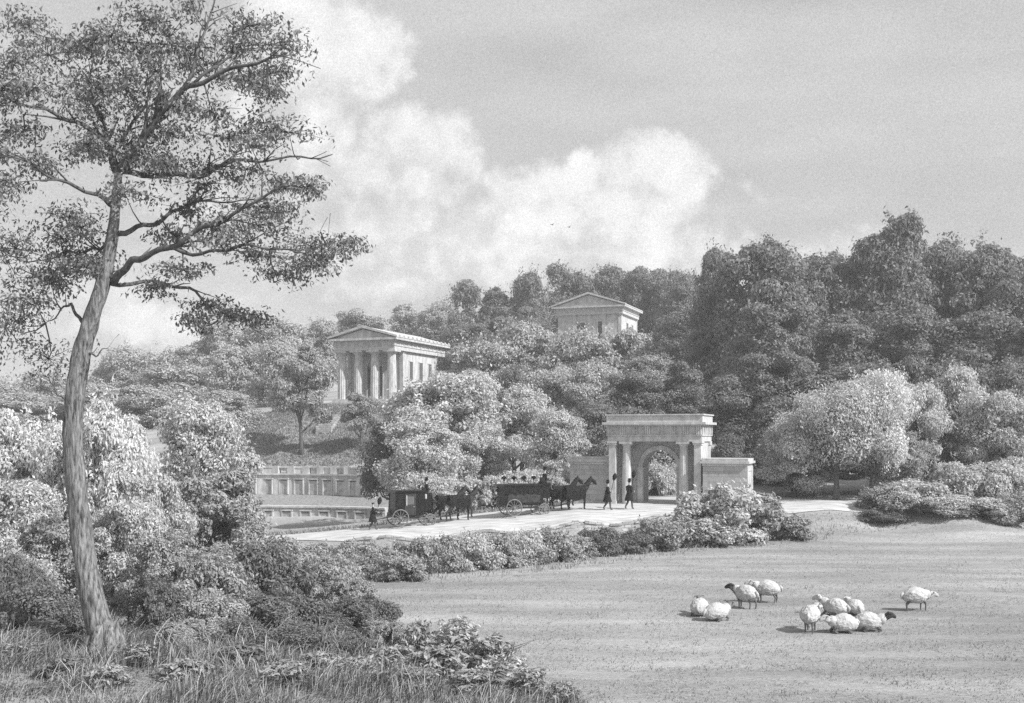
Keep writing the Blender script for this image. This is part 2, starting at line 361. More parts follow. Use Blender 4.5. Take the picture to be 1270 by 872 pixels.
def plant(name, cat, kind, px, py, D, wpx, tone, label, group=None, var=None, py_base=None, basepx=None, rz=None, crown='crown', stem='trunk', thick=1.0):
    """a tree or shrub whose top stands at (px,py) seen at distance D and wpx wide"""
    _cnt[kind] = _cnt.get(kind, 0)+1
    i = _cnt[kind] if var is None else var
    x, y = X(px, D), D; zb = h(x, y)-.05; hh = max(.5, Z(py, D)-zb)
    if kind+'_low' in K and hh/(wpx/F*D) < {'forest': 1.05, 'shrub': .66, 'near': .72}[kind]: kind += '_low'
    tm, cm, W, Ht = K[kind][i % len(K[kind])]; s = wpx/F*D/W*1.06
    sd = max(s, min(hh/Ht, s*1.7))*thick if kind in ('forest', 'slim') else s
    o = thing(name, label, cat, (x, y, zb), (i*1.7+px*.37) if rz is None else rz, group, (s, (s+sd)/2, hh/Ht))
    put(stem, tm, o); put(crown, cm, o, M['leaf_'+tone]); return o

WG, CG = 'woodland trees on the wooded hill', 'tree'
def wood(px, py, D, w, tone, label, kind='forest', var=None): plant('woodland_tree', CG, kind, px, py, D, w, tone, label, WG, var)
# wooded hill, far skyline from the valley side to the field side
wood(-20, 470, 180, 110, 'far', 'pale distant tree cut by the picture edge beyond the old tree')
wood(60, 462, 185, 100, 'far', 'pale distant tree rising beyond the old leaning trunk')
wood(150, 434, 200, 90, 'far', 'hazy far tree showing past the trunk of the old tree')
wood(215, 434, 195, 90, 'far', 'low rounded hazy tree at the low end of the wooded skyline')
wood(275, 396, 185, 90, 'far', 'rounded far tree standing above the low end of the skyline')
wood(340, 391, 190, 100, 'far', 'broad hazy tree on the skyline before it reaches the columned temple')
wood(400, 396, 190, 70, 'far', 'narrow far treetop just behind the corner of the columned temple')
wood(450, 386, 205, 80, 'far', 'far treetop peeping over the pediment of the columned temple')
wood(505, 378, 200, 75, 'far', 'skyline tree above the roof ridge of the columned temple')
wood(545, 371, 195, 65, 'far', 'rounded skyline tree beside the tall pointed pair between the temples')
wood(577, 343, 185, 50, 'wood', 'taller of two pointed skyline trees between the temples', 'slim')
wood(613, 352, 188, 48, 'wood', 'shorter of two pointed skyline trees between the temples', 'slim')
wood(655, 338, 188, 75, 'wood', 'round dark skyline tree uphill of the pointed pair')
wood(708, 328, 195, 75, 'wood', 'dark skyline tree rising over the low slope of the upper temple pediment')
wood(760, 331, 196, 75, 'wood', 'dark skyline tree straight above the upper temple roof')
wood(808, 332, 192, 75, 'wood', 'dark skyline tree above the lit end wall of the upper temple')
wood(830, 336, 188, 60, 'wood', 'narrow skyline tree between upper temple and the great dark wood')
wood(850, 338, 180, 70, 'wood', 'skyline tree tucked against the great dark wood')
wood(890, 308, 128, 85, 'wood', 'dark shoulder tree where the great wood begins')
wood(945, 291, 118, 130, 'wood', 'tall dark tree crowning the first peak of the great wood')
wood(1012, 319, 124, 95, 'wood', 'dark tree in the dip between the two peaks of the great wood')
wood(1052, 315, 126, 85, 'wood', 'dark tree leaning up to the highest peak of the great wood')
wood(1105, 268, 122, 110, 'wood', 'highest tree of all on the great dark wood')
wood(1165, 294, 126, 110, 'wood', 'broad dark tree just below the highest tree of the wood')
wood(1225, 304, 120, 120, 'wood', 'wide dark tree ending the skyline of the great wood')
wood(1258, 325, 116, 90, 'wood', 'dark tree filling the gap near the end of the skyline wood')
wood(1290, 312, 120, 110, 'wood', 'dark tree cut by the picture edge on the great wood')
# slopes below the skyline
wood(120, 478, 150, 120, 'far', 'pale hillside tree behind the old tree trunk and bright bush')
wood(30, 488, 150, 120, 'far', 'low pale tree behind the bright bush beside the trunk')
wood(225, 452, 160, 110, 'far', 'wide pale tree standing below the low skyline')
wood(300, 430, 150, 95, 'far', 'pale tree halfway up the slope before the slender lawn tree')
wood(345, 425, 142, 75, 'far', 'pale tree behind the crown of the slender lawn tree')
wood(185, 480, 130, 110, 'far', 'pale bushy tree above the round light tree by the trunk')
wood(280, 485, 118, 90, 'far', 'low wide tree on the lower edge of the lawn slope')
wood(570, 405, 158, 70, 'wood', 'dark tree against the lit side of the columned temple')
wood(615, 395, 158, 80, 'wood', 'dark tree midway between the two temples')
wood(655, 380, 170, 60, 'wood', 'dark tree at the corner of the upper temple')
wood(845, 390, 150, 90, 'wood', 'dark tree beside the lit end of the upper temple')
wood(890, 390, 125, 90, 'wood', 'dark tree beneath the shoulder of the great wood')
wood(960, 380, 108, 120, 'wood', 'dark tree below the first peak of the great wood')
wood(1045, 390, 108, 120, 'wood', 'dark tree below the dip in the great wood')
wood(1130, 375, 108, 130, 'wood', 'dark tree below the highest peak of the great wood')
wood(1215, 385, 106, 130, 'wood', 'dark tree under the broad end of the great wood')
wood(1285, 400, 104, 110, 'wood', 'dark tree low at the picture edge of the great wood')
wood(905, 465, 92, 100, 'wood', 'dark tree just behind the gateway entablature end')
wood(965, 440, 92, 110, 'wood', 'tall dark tree between gateway and the two trunked light tree')
wood(1030, 455, 90, 110, 'wood', 'dark tree backing the crown of the light tree')
wood(1105, 445, 92, 120, 'wood', 'dark tree backing the gap beside the light tree')
wood(1180, 450, 92, 120, 'wood', 'dark tree backing the slim light tree by the field corner')
wood(1255, 455, 90, 120, 'wood', 'dark tree backing the round light tree at the field corner')
# lighter trees before the upper temple
wood(602, 422, 130, 100, 'soft', 'grey leafed tree beside the lit side of the columned temple')
wood(655, 402, 132, 110, 'soft', 'rounded lighter tree below the shaded corner of the upper temple')
wood(712, 413, 126, 100, 'soft', 'lighter tree covering the door of the upper temple')
wood(770, 411, 126, 105, 'soft', 'lighter tree hiding the base of the upper temple end wall')
wood(806, 440, 118, 75, 'mid', 'lighter tree at the margin of the great dark wood')
wood(735, 455, 108, 100, 'soft', 'grey tree above the left end of the gateway cornice')
wood(680, 458, 112, 95, 'soft', 'grey tree above the low wing wall of the gateway')
wood(790, 465, 98, 90, 'wood', 'darker tree directly above the gateway cornice')
wood(850, 450, 100, 80, 'wood', 'dark tree above the pillared end of the gateway')
wood(735, 495, 88, 80, 'wood', 'dark tree behind the gateway corner over the wing wall')
wood(640, 455, 118, 70, 'wood', 'dark tree behind the light clump beside the drive')

def tree(kind, px, py, D, w, tone, label, name='leafy_tree', var=None, rz=None): return plant(name, 'tree', kind, px, py, D, w, tone, label, None, var, rz=rz)
tree('mid', 555, 460, 85, 150, 'light', 'largest light domed tree behind the coach horses')
tree('mid', 522, 520, 79, 110, 'light', 'lower light tree in front of the large domed tree')
tree('mid', 642, 482, 87, 95, 'light', 'light tree rising behind the hearse plumes')
tree('mid', 690, 508, 80, 80, 'light', 'light feathery tree against the gateway wing wall')
tree('mid', 592, 520, 83, 85, 'light', 'light tree behind the gap between coach and hearse')
tree('mid', 484, 522, 85, 78, 'dark', 'dark tree shading the end of the curved catacomb wall')
tree('small', 374, 430, 108, 78, 'mid', 'slender leaning tree alone on the lawn slope', var=0, rz=.4)
tree('small', 449, 487, 107, 52, 'mid', 'small twin stemmed tree below the temple columns', var=1)
tree('mid', 250, 497, 58, 128, 'light', 'round pale domed tree beside the old tree trunk', var=0)
tree('bright', 1037, 474, 68.8, 125, 'light', 'spreading light tree with a straight dark trunk beside the drive', var=0, rz=1.0)
tree('bright', 1082, 462, 69.6, 118, 'pale', 'spreading light tree with a curved trunk nearer the field shrubs', var=1, rz=2.0)
tree('mid', 1000, 512, 72, 85, 'light', 'light tree filling out the shoulder beside the straight trunk')
tree('mid', 1132, 474, 73, 88, 'light', 'light tree joining the curved trunk tree to the slim one')
tree('mid', 1112, 535, 70.5, 80, 'mid', 'low grey tree beneath the crown of the curved trunk tree')
tree('mid', 983, 535, 71, 85, 'light', 'low spreading light tree between wing wall and straight trunk')
tree('mid', 1188, 455, 76, 85, 'light', 'slim light tree standing taller than the field corner shrubs')
tree('mid', 1238, 485, 72, 100, 'light', 'round light tree near the picture edge above the shrubs')
tree('mid', 985, 520, 76, 90, 'mid', 'greyer tree between the gateway wing and the light tree')
tree('mid', 1140, 520, 74, 90, 'dark', 'dark tree between the curved trunk and the slim light tree')

def shrub(kind, px, py, D, w, tone, label, name='shrub', group=None, var=None): return plant(name, 'shrub', kind, px, py, D, w, tone, label, group, var, crown='foliage', stem='stem')
tree('mid', 820, 540, 80, 80, 'light', 'light tree seen through the gateway arch')
for px, py, D, w, tone, lab in [(560,596,71,75,'light','light shrub behind the heads of the coach horses'),(605,592,71.5,75,'light','light shrub behind the rear of the hearse'),(650,586,72,80,'light','light shrub behind the hearse roof and plumes'),
  (528,588,71.5,70,'light','light shrub behind the coach roof and coachman'),(690,588,71.5,50,'light','light shrub behind the hearse driver'),(812,575,77,60,'light','low light shrub seen through the gateway arch'),(838,580,78.5,60,'mid','low grey shrub seen through the gateway arch'),
  
  (905,540,82,60,'dark','dark shrub behind the lit end of the gateway'),(950,560,80,70,'dark','dark shrub behind the wing wall corner'),(1000,570,80,70,'mid','grey shrub beyond the bare path'),(1050,575,82,70,'dark','dark shrub beyond the two trunks')]:
    plant('roadside_shrub', 'shrub', 'shrub', px, py, D, w, tone, lab, 'shrubs behind the drive', crown='foliage', stem='stem')
# field corner shrubs
FG = 'shrubs along the field edge'
shrub('shrub', 1108, 603, 65.6, 95, 'mid', 'dark shrub beside the path beneath the curved trunk', group=FG)
shrub('shrub', 1132, 598, 65.2, 100, 'light', 'light rounded shrub next to the path', group=FG)
shrub('shrub', 1186, 575, 67, 90, 'light', 'tall light shrub below the slim tree', group=FG)
shrub('shrub', 1240, 575, 67, 95, 'light', 'tall light shrub below the round tree at the edge', group=FG)
shrub('shrub', 1165, 615, 64.2, 95, 'light', 'low light shrub in the middle of the field corner clump', group=FG)
shrub('shrub', 1213, 618, 64.0, 90, 'light', 'low rounded shrub before the two tall ones', group=FG)
shrub('shrub', 1262, 612, 64.2, 90, 'mid', 'greyish shrub cut by the picture edge at the field', group=FG)
shrub('shrub', 1093, 633, 64.0, 60, 'dark', 'small dark shrub at the end of the path bank', group=FG)
# before the gateway
PG = 'flowering shrubs in front of the gateway'
shrub('open', 862, 612, 58.5, 75, 'light', 'pale open shrub covering the foot of the gateway pillar', group=PG)
shrub('open', 906, 600, 57.8, 95, 'light', 'tallest pale open shrub in front of the wing wall', group=PG)
shrub('open', 948, 612, 58.6, 85, 'mid', 'grey open shrub beside the lit end of the wing wall', group=PG)
shrub('open', 984, 640, 58.6, 50, 'mid', 'small open shrub beside the bare path bank', group=PG)
shrub('open', 846, 640, 57, 60, 'mid', 'low open shrub where the hedge meets the gateway shrubs', group=PG)
shrub('open', 880, 640, 56.6, 70, 'light', 'low pale shrub at the foot of the tallest gateway shrub', group=PG)
# hedge along the field, from the gateway down towards the old tree
HG = 'hedge bushes between field and retaining wall'
for px, py, D, w, tone, lab in [
 (820,643,56,62,'mid','hedge bush next to the pale gateway shrubs'),
 (784,653,55,60,'dark','dark hedge bush below the two walking mourners'),
 (745,655,54,55,'dark','darkest hedge bush below the gateway corner'),
 (712,658,53,62,'mid','hedge bush below the hearse horses'),
 (680,655,52,60,'mid','hedge bush below the hearse driver'),
 (648,658,51,58,'light','lighter hedge bush below the hearse wheels'),
 (618,660,50,58,'mid','hedge bush below the tail of the hearse'),
 (585,660,49,62,'light','lighter hedge bush below the coach horses'),
 (548,664,48.5,62,'mid','hedge bush below the front wheels of the coach'),
 (515,668,47.5,58,'mid','hedge bush below the rear wheel of the coach'),
 (478,676,47,62,'mid','hedge bush below the lone walking figure'),
 (440,672,49,70,'mid','hedge bush below the end of the catacomb wall'),
 (500,690,45,60,'mid','low bush in front of the hedge under the coach'),
 (398,672,50,80,'mid','hedge bush below the catacomb doors'),
 (350,668,48,80,'mid','hedge bush next to the spotted dark shrub')]:
    shrub('shrub', px, py+2+8*((px*7)%5)/5, D, w*(1.0+.5*((px*13)%7)/7), tone, lab, 'hedge_bush', HG)
# thicket round the old tree
TG = 'shrubs in the thicket round the old tree'
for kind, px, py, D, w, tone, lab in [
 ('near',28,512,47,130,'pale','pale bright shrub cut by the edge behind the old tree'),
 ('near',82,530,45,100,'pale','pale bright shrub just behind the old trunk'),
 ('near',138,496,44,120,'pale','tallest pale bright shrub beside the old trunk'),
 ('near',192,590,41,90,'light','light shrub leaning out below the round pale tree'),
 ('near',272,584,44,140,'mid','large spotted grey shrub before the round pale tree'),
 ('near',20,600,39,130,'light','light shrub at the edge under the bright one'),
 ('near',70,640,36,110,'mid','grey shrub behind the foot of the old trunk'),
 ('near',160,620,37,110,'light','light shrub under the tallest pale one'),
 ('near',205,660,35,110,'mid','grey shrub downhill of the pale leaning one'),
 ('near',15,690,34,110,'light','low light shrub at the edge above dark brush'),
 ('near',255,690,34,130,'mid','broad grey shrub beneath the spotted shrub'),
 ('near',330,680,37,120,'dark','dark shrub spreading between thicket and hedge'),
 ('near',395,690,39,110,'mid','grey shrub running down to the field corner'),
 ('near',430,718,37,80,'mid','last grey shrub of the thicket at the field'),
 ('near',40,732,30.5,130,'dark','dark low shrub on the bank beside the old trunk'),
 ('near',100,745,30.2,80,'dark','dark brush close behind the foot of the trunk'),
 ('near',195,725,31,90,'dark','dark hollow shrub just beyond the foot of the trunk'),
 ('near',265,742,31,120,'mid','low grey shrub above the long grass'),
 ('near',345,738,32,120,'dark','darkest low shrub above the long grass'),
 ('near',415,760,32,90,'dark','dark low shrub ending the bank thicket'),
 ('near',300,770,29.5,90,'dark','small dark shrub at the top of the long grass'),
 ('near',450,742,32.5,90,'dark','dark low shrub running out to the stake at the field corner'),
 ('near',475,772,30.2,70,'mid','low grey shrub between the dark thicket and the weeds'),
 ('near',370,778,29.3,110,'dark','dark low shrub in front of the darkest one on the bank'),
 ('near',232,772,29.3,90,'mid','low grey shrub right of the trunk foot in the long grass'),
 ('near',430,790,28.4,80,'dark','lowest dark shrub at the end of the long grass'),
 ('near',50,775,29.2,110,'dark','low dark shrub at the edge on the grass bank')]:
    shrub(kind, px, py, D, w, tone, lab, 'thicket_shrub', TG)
# leafy weeds on the bank
WGp = 'leafy weeds on the grass bank'
for px, py, D, w, tone, lab in [
 (520,768,28.4,60,'mid','leafy weed nearest the dark shrub on the bank'),
 (568,764,28.4,70,'light','tallest leafy weed at the lip of the bank'),
 (612,790,27,80,'mid','broad leafy weed facing the sheep field'),
 (545,800,26.4,90,'mid','leafy weed in the middle of the weed patch'),
 (590,830,25,90,'mid','low leafy weed near the bottom of the bank'),
 (655,830,24.8,60,'mid','small leafy weed where the bank meets the field'),(490,800,27,80,'mid','dark leafy weed under the thicket on the bank'),(505,835,25,90,'mid','wide leafy weed low on the bank below the thicket'),(625,815,25.6,80,'light','pale leafy weed beside the bending dry stalk'),(700,845,24,60,'mid','last leafy weed out on the sheep field'),(440,815,26,80,'mid','leafy weed hidden in the long grass'),(560,782,27.6,90,'mid','leafy weed behind the tallest one'),
 (20,818,26.5,80,'mid','leafy weed at the picture edge in the long grass'),(78,838,25,70,'dark','dark leafy weed in the grass before the old trunk'),(172,822,26.5,70,'mid','leafy weed growing against the right side of the trunk foot'),
 (235,835,25.2,80,'mid','leafy weed in open long grass below the grey shrub'),(300,812,27,90,'dark','dark leafy weed along the lower edge of the thicket'),(350,838,25,90,'mid','spreading leafy weed halfway along the grass bank'),(395,815,26.5,80,'mid','leafy weed just below the lowest dark shrub'),(135,850,24.4,60,'mid','small leafy weed at the bottom below the old trunk')]:
    shrub('weed', px, py, D, w, tone, lab, 'leafy_weed', WGp)

# ---------------------------------------------------------------- the old tree
def old_tree():
    D = 28.0; rs = np.random.default_rng(5); rnd = random.Random(5)
    o = thing('leaning_tree', 'tall old leaning tree with furrowed trunk and open spreading crown on the grass bank', 'tree', P(130, 808, D))
    base = P(130, 808, D)
    def q(px, py, dy=0): return P(px, py, D+dy)*1.0-base if dy == 0 else P(px, py, D)+Vector((0,dy,0))-base
    def smooth(pts, rad, k=5):
        out, ro = [], []
        n = len(pts)
        for i in range(n-1):
            p0, p1, p2, p3 = pts[max(i-1,0)], pts[i], pts[i+1], pts[min(i+2,n-1)]
            for j in range(k):
                t = j/k
                out.append(.5*((2*p1)+(p2-p0)*t+(2*p0-5*p1+4*p2-p3)*t*t+(3*p1-p0-3*p2+p3)*t**3)); ro.append(rad[i]*(1-t)+rad[i+1]*t)
        out.append(pts[-1]); ro.append(rad[-1]); return out, ro
    s = D/F
    tp = [(136,830,72),(131,805,52),(121,765,45),(110,720,41),(101,660,37),(95,600,34),(91,550,33),(92,500,32),(97,460,31),(103,430,30),(112,398,29),(122,370,27),(130,342,25),(135,320,22),(139,295,20),(142,270,18),(144,245,16),(146,222,14),(149,205,11)]
    pts, rad = smooth([q(a, c) for a, c, w in tp], [w*s*.355 for a, c, w in tp])
    b = MB(); b.tube(pts, rad, 20, jag=.22)
    for k in range(7):   # root flare
        a = k*.9; e = Vector((math.cos(a)*.62, math.sin(a)*.62, -.06)); b.tube([Vector((.0+math.cos(a)*.2, math.sin(a)*.2, .7)), Vector((math.cos(a)*.36, math.sin(a)*.36, .22)), e, e*1.5+Vector((0,0,-.3))], [.14,.16,.12,.04], 7)
    b.obj('trunk', M['bark'], o, True)
    boughs = [
     [(141,350,0),(160,332,-.2),(180,323,-.4),(217,313,-.6),(262,291,-.8),(300,278,-1.0),(350,250,-1.2),(395,246,-1.4)], 
     [(217,313,-.6),(262,322,-.9),(300,318,-1.2),(340,318,-1.5),(383,326,-1.6),(420,318,-1.7)],
     [(145,290,0),(165,280,.3),(192,267,.6),(215,246,.9),(255,236,1.3),(300,232,1.7)],
     [(138,352,0),(182,347,.6),(222,353,.9),(247,373,1.0),(272,387,1.1),(302,402,1.2)],
     [(150,208,0),(166,197,-.1),(185,172,-.3),(202,151,-.4),(227,126,-.5),(262,111,-.7),(320,96,-1),(360,90,-1.2)],
     [(202,151,-.4),(206,130,-.1),(196,112,.2),(192,80,.5),(186,45,.8)],
     [(232,124,-.5),(242,95,-.3),(251,45,0),(260,5,.3),(262,-30,.4)],
     [(250,112,-.6),(290,70,-.2),(325,50,.2)],
     [(152,212,0),(200,212,.5),(247,206,.8),(265,192,.9),(302,187,1),(363,182,1.1),(403,179,1.2)],
     [(147,215,0),(136,196,.2),(121,160,.5),(108,126,.8),(96,100,1),(85,75,1.2)],
     [(124,168,.5),(98,155,-.2),(72,148,-.7),(35,140,-1.2),(-5,135,-1.6)],
     [(140,256,0),(121,243,-.4),(91,234,-.8),(60,217,-1.2),(20,205,-1.7)],
     [(137,300,0),(118,303,.4),(90,306,.8),(55,304,1.2),(15,312,1.7)],
     [(130,190,.3),(145,150,.8),(160,110,1.3),(158,80,1.6)],
     [(112,396,0),(96,398,.3),(84,382,.4),(75,374,.5),(60,386,.6),(40,399,.8)],
     [(104,428,0),(114,441,.0),(122,437,.1),(131,428,.2)],
     [(91,505,0),(80,493,-.2),(73,482,-.3),(69,468,-.4)]]
    r0 = [5.2,2.6,3.8,2.8,7.0,3.2,2.8,2.2,4.0,6,3.4,3.2,2.4,3.2,3.0,1.8,2.0]
    allp = []; bms = []
    for i, bo in enumerate(boughs):
        n = len(bo); P_ = [q(a, c, d) for a, c, d in bo]
        pts, rad = smooth(P_, [r0[i]*s*(1-.82*k/(n-1)) for k in range(n)], 4)
        pts = [p+Vector((0,0,.05*math.sin(j*1.3+i)))*(0 if j == 0 else 1) for j, p in enumerate(pts)]
        bb = MB(); bb.tube(pts, rad, 7, jag=.2)
        nb = 16 if i < 14 else 2
        for t in range(nb):
            j = rnd.randint(max(1, len(pts)//4), len(pts)-1); p = pts[j]; dd = (pts[min(j+1,len(pts)-1)]-pts[j-1]).normalized()
            e = p+(dd*.7+Vector((rnd.uniform(-.6,.6), rnd.uniform(-.8,.8), rnd.uniform(-.3,.6))))*rnd.uniform(.35,.95)
            bb.tube([p, p.lerp(e,.5)+Vector((0,0,rnd.uniform(-.06,.1))), e], [rad[j]*.6, rad[j]*.4, .008], 5)
            if i < 14: allp.append((p.lerp(e,.5)+Vector((0,0,.03)), i)); allp.append((e, i))
        bms.append(bb)
        for p in pts[2:]: allp.append((p, i))
    clumps = [(60,68,55,26),(18,80,32,36),(95,92,48,30),(148,88,38,28),(200,35,42,30),(170,15,35,20),(245,12,38,25),(290,18,40,22),(342,45,28,16),(300,58,45,18),(258,68,36,22),
     (20,128,40,22),(60,122,48,26),(108,135,42,26),(160,125,38,26),(205,100,36,22),(300,98,45,15),(345,95,26,11),(30,165,35,16),(88,178,46,18),(150,172,40,18),(205,165,36,16),(268,148,40,16),
     (318,140,38,13),(345,130,24,9),(290,178,55,12),(368,178,38,11),(330,204,28,11),(238,198,45,14),(20,198,30,15),(60,212,40,12),(250,224,46,11),(290,248,60,13),(358,238,42,11),
     (390,247,26,8),(212,252,36,13),(170,248,24,11),(30,258,38,13),(80,268,38,13),(18,308,34,18),(58,308,42,18),(96,318,26,14),(30,338,30,14),(382,304,55,11),(330,288,48,12),
     (270,288,40,12),(414,322,30,9),(352,342,34,11),(330,324,38,8),(182,352,24,10),(240,342,34,8),(250,375,24,11),(280,390,24,9),(312,395,20,8),(246,402,14,7),(18,400,34,22),(58,350,30,14),
     (28,440,34,24),(-25,110,40,50),(-25,200,40,50),(-25,300,40,60),(-25,400,40,50),(120,110,35,22),(310,35,35,15),(120,60,30,14),(225,130,32,14),(190,200,30,12),(120,190,30,14),(20,232,36,14),(50,285,40,14),(100,283,30,14),(115,335,22,12),(72,335,30,16),(205,285,34,10),(330,262,45,10),(300,312,40,10),(418,304,30,10),(392,335,28,9),(160,55,35,18),(125,40,32,16),(40,370,30,16),(215,215,36,12),(300,205,36,10),(15,20,30,20),(60,30,36,16),(225,60,30,20),(320,110,34,12)]
    V = []
    for cx, cy, rxp, ryp in clumps:
        dy = rs.normal(0, 1.3); c = q(cx, cy, dy); c0 = q(cx, cy, 0)
        near = min(allp, key=lambda t: abs(t[0].x-c0.x)+abs(t[0].z-c0.z)+.25*abs(t[0].y-dy)); p = near[0]; tw = bms[near[1]]
        c = Vector((c.x, p.y+(c.y-p.y)*.5, c.z)); ln = (p-c).length; bw = Vector((rnd.uniform(-.1,.1), rnd.uniform(-.1,.1), -.12))*ln
        tw.tube([p, p.lerp(c,.3)+bw*.8, p.lerp(c,.65)+bw, c], [.022,.018,.013,.006], 5)
        for k in range(17):
            off = np.array([np.clip(rs.normal(0,.55),-1.25,1.25)*rxp*s, rs.uniform(-1,1)*max(rxp*s*.8, .6), np.clip(rs.normal(0,.6),-1.4,1.4)*ryp*s])
            cc = np.array(c)+off*.85; rr = rs.uniform(.18, .46)*min(1.15, .6+ryp/40)
            n = int(28*rs.uniform(.6, 1.3)*(1.15 if cy < 230 and cx < 230 else .85))
            V.append(lobe_leaves(cc, (rr*1.35, rr*1.35, rr*.66), n, .122, rs, wfac=.42, droop=.9, nr=.8))
            e = Vector(cc); tw.tube([c, c.lerp(e,.6)+Vector((0,0,.05)), e], [.010,.008,.004], 3)
    for bb in bms: bb.obj('bough', M['darkbark'], o, True)
    put('crown', quads('crown', np.concatenate(V), M['leaf_tree']), o)
old_tree()

# ---------------------------------------------------------------- grass
def blades(n, fn, seed, L0, L1, w, bend=.5, lean=(0,0), tuft=0):
    rs = np.random.default_rng(seed); x, y, k = fn(rs, n); n = len(x); z = H(x, y)
    Ls = rs.uniform(L0, L1, n)*k; a = rs.uniform(0, 2*PI, n); dirx = np.cos(a)*bend+lean[0]; diry = np.sin(a)*bend+lean[1]
    sx, sy = -np.sin(a), np.cos(a)
    if tuft:
        t1 = np.array([noise.noise(Vector((p*.7, q*.7, 3))) for p, q in zip(x, y)]); t2 = np.array([noise.noise(Vector((p*.55, q*.55, 8))) for p, q in zip(x, y)])
        dirx = dirx+t1*1.1; diry = diry+t2*.5; Ls = Ls*np.clip(.85+t2*1.3, .3, 1.7)
    S = np.stack([sx*w, sy*w, 0*sx], 1); V = np.empty((n,7,3)); hb = np.hypot(dirx, diry)
    for i, t in enumerate((0, .4, .75, 1.0)):
        c = np.stack([x+dirx*Ls*t**1.9, y+diry*Ls*t**1.9, z-.02+Ls*(t-np.minimum(.75, hb*.62)*t**2.4)], 1)
        if i < 3: V[:,2*i] = c-S*(1-.22*i); V[:,2*i+1] = c+S*(1-.22*i)
        else: V[:,6] = c
    return V.reshape(-1,3)
def blade_mesh(name, V, mat):
    V = np.asarray(V, np.float32); n = len(V)//7; o7 = (np.arange(n, dtype=np.int32)*7)[:,None]
    q = np.array([0,1,3,2, 2,3,5,4, 4,5,6], np.int32)[None,:]+o7
    me = bpy.data.meshes.new(name); me.vertices.add(len(V)); me.vertices.foreach_set('co', V.ravel()); me.loops.add(n*11); me.loops.foreach_set('vertex_index', q.ravel())
    st = (np.array([0,4,8], np.int32)[None,:]+(np.arange(n, dtype=np.int32)*11)[:,None]).ravel(); me.polygons.add(n*3); me.polygons.foreach_set('loop_start', st)
    me.update(calc_edges=True); me.validate(); me.materials.append(mat); return me
def field(rs, n):
    D = 23+42*rs.uniform(0, 1, n)**1.15; u = rs.uniform(-.25, .5, n); x = u*D; y = D
    ok = (y < np.interp(x, [-6,-3,3,9,15,21,35], [41,45,49,55,58,63,64])) & (x > np.interp(y, [23,28,34,40,60], [1.2,-3.5,-6,-8,-8]))
    ok &= np.array([noise.noise(Vector((a*.5, b_*.8, 0))) for a, b_ in zip(x, y)]) > -.25
    return x[ok], y[ok], (.6+.4*rs.uniform(0,1,ok.sum()))*np.array([1+1.6*max(0, noise.noise(Vector((a*1.3, b_*1.1, 5)))-.12) for a, b_ in zip(x[ok], y[ok])])
o = put('grass', blade_mesh('grass', blades(80000, field, 3, .04, .14, .011, .6), M['grass']), None); o['kind'] = 'stuff'; o['label'] = 'short cropped meadow grass of the sheep field'
def bank(rs, n):
    y = rs.uniform(21.5, 31.5, n); x = rs.uniform(-15, 3.2, n)
    ok = x < np.interp(y, [21.5,24,26,28,30,31.5], [2.6,1.4,-.6,-2.6,-4.2,-5])
    return x[ok], y[ok], (.55+.9*rs.uniform(0,1,ok.sum())**2)
o = put('long_grass', blade_mesh('long_grass', blades(52000, bank, 4, .2, .66, .011, .5, (.3,-.05), 1), M['grass_long']), None); o['kind'] = 'stuff'; o['label'] = 'long rough grass on the bank beneath the old tree'
def plumes(rs, n):
    x, y, k = bank(rs, n); ok = np.array([noise.noise(Vector((a*.9, b_*.9, 21))) for a, b_ in zip(x, y)]) > .12; return x[ok], y[ok], k[ok]
o = put('tall_grass', blade_mesh('tall_grass', blades(9000, plumes, 14, .35, .95, .011, .5, (.35,-.05), 1), M['grass_pale']), None); o['kind'] = 'stuff'; o['label'] = 'pale bleached grass blades arching out of the bank'
def verge(rs, n):
    x = rs.uniform(-30, 34, n); y = rs.uniform(44, 66, n)
    e = np.interp(x, [-6,-3,3,9,15,21,35], [41,45,49,55,58,63,64]); w = np.interp(x, [-24,-7,3.7,8.6,12,18,26,45], [60.4,60.4,61,62.6,63,64.5,65,66])
    ok = (y > e-.5) & (y < w)
    return x[ok], y[ok], (.5+.7*rs.uniform(0,1,ok.sum()))
o = put('rough_grass', blade_mesh('rough_grass', blades(26000, verge, 6, .12, .4, .02, .5), M['grass']), None); o['kind'] = 'stuff'; o['label'] = 'rough verge grass under the hedge and below the drive'

def hillside(rs, n):
    x = rs.uniform(-34, -4, n); y = rs.uniform(104, 126, n); return x, y, np.ones(n)
o = put('hill_grass', blade_mesh('hill_grass', blades(60000, hillside, 9, .12, .4, .03, .5), M['leaf_wood']), None); o['kind'] = 'stuff'; o['label'] = 'rough darker grass on the slope below the columned temple'
def backverge(rs, n):
    x = rs.uniform(-20, 34, n); y = np.interp(x, [r[0] for r in RD], [r[2] for r in RD])+rs.uniform(-.25, 1.6, n)**1.0
    ok = (x < 3.5) | (x > 12.5); return x[ok], y[ok], (.5+.7*rs.uniform(0,1,ok.sum()))
o = put('verge_grass', blade_mesh('verge_grass', blades(14000, backverge, 10, .12, .42, .02, .5), M['grass']), None); o['kind'] = 'stuff'; o['label'] = 'ragged grass along the far edge of the drive'
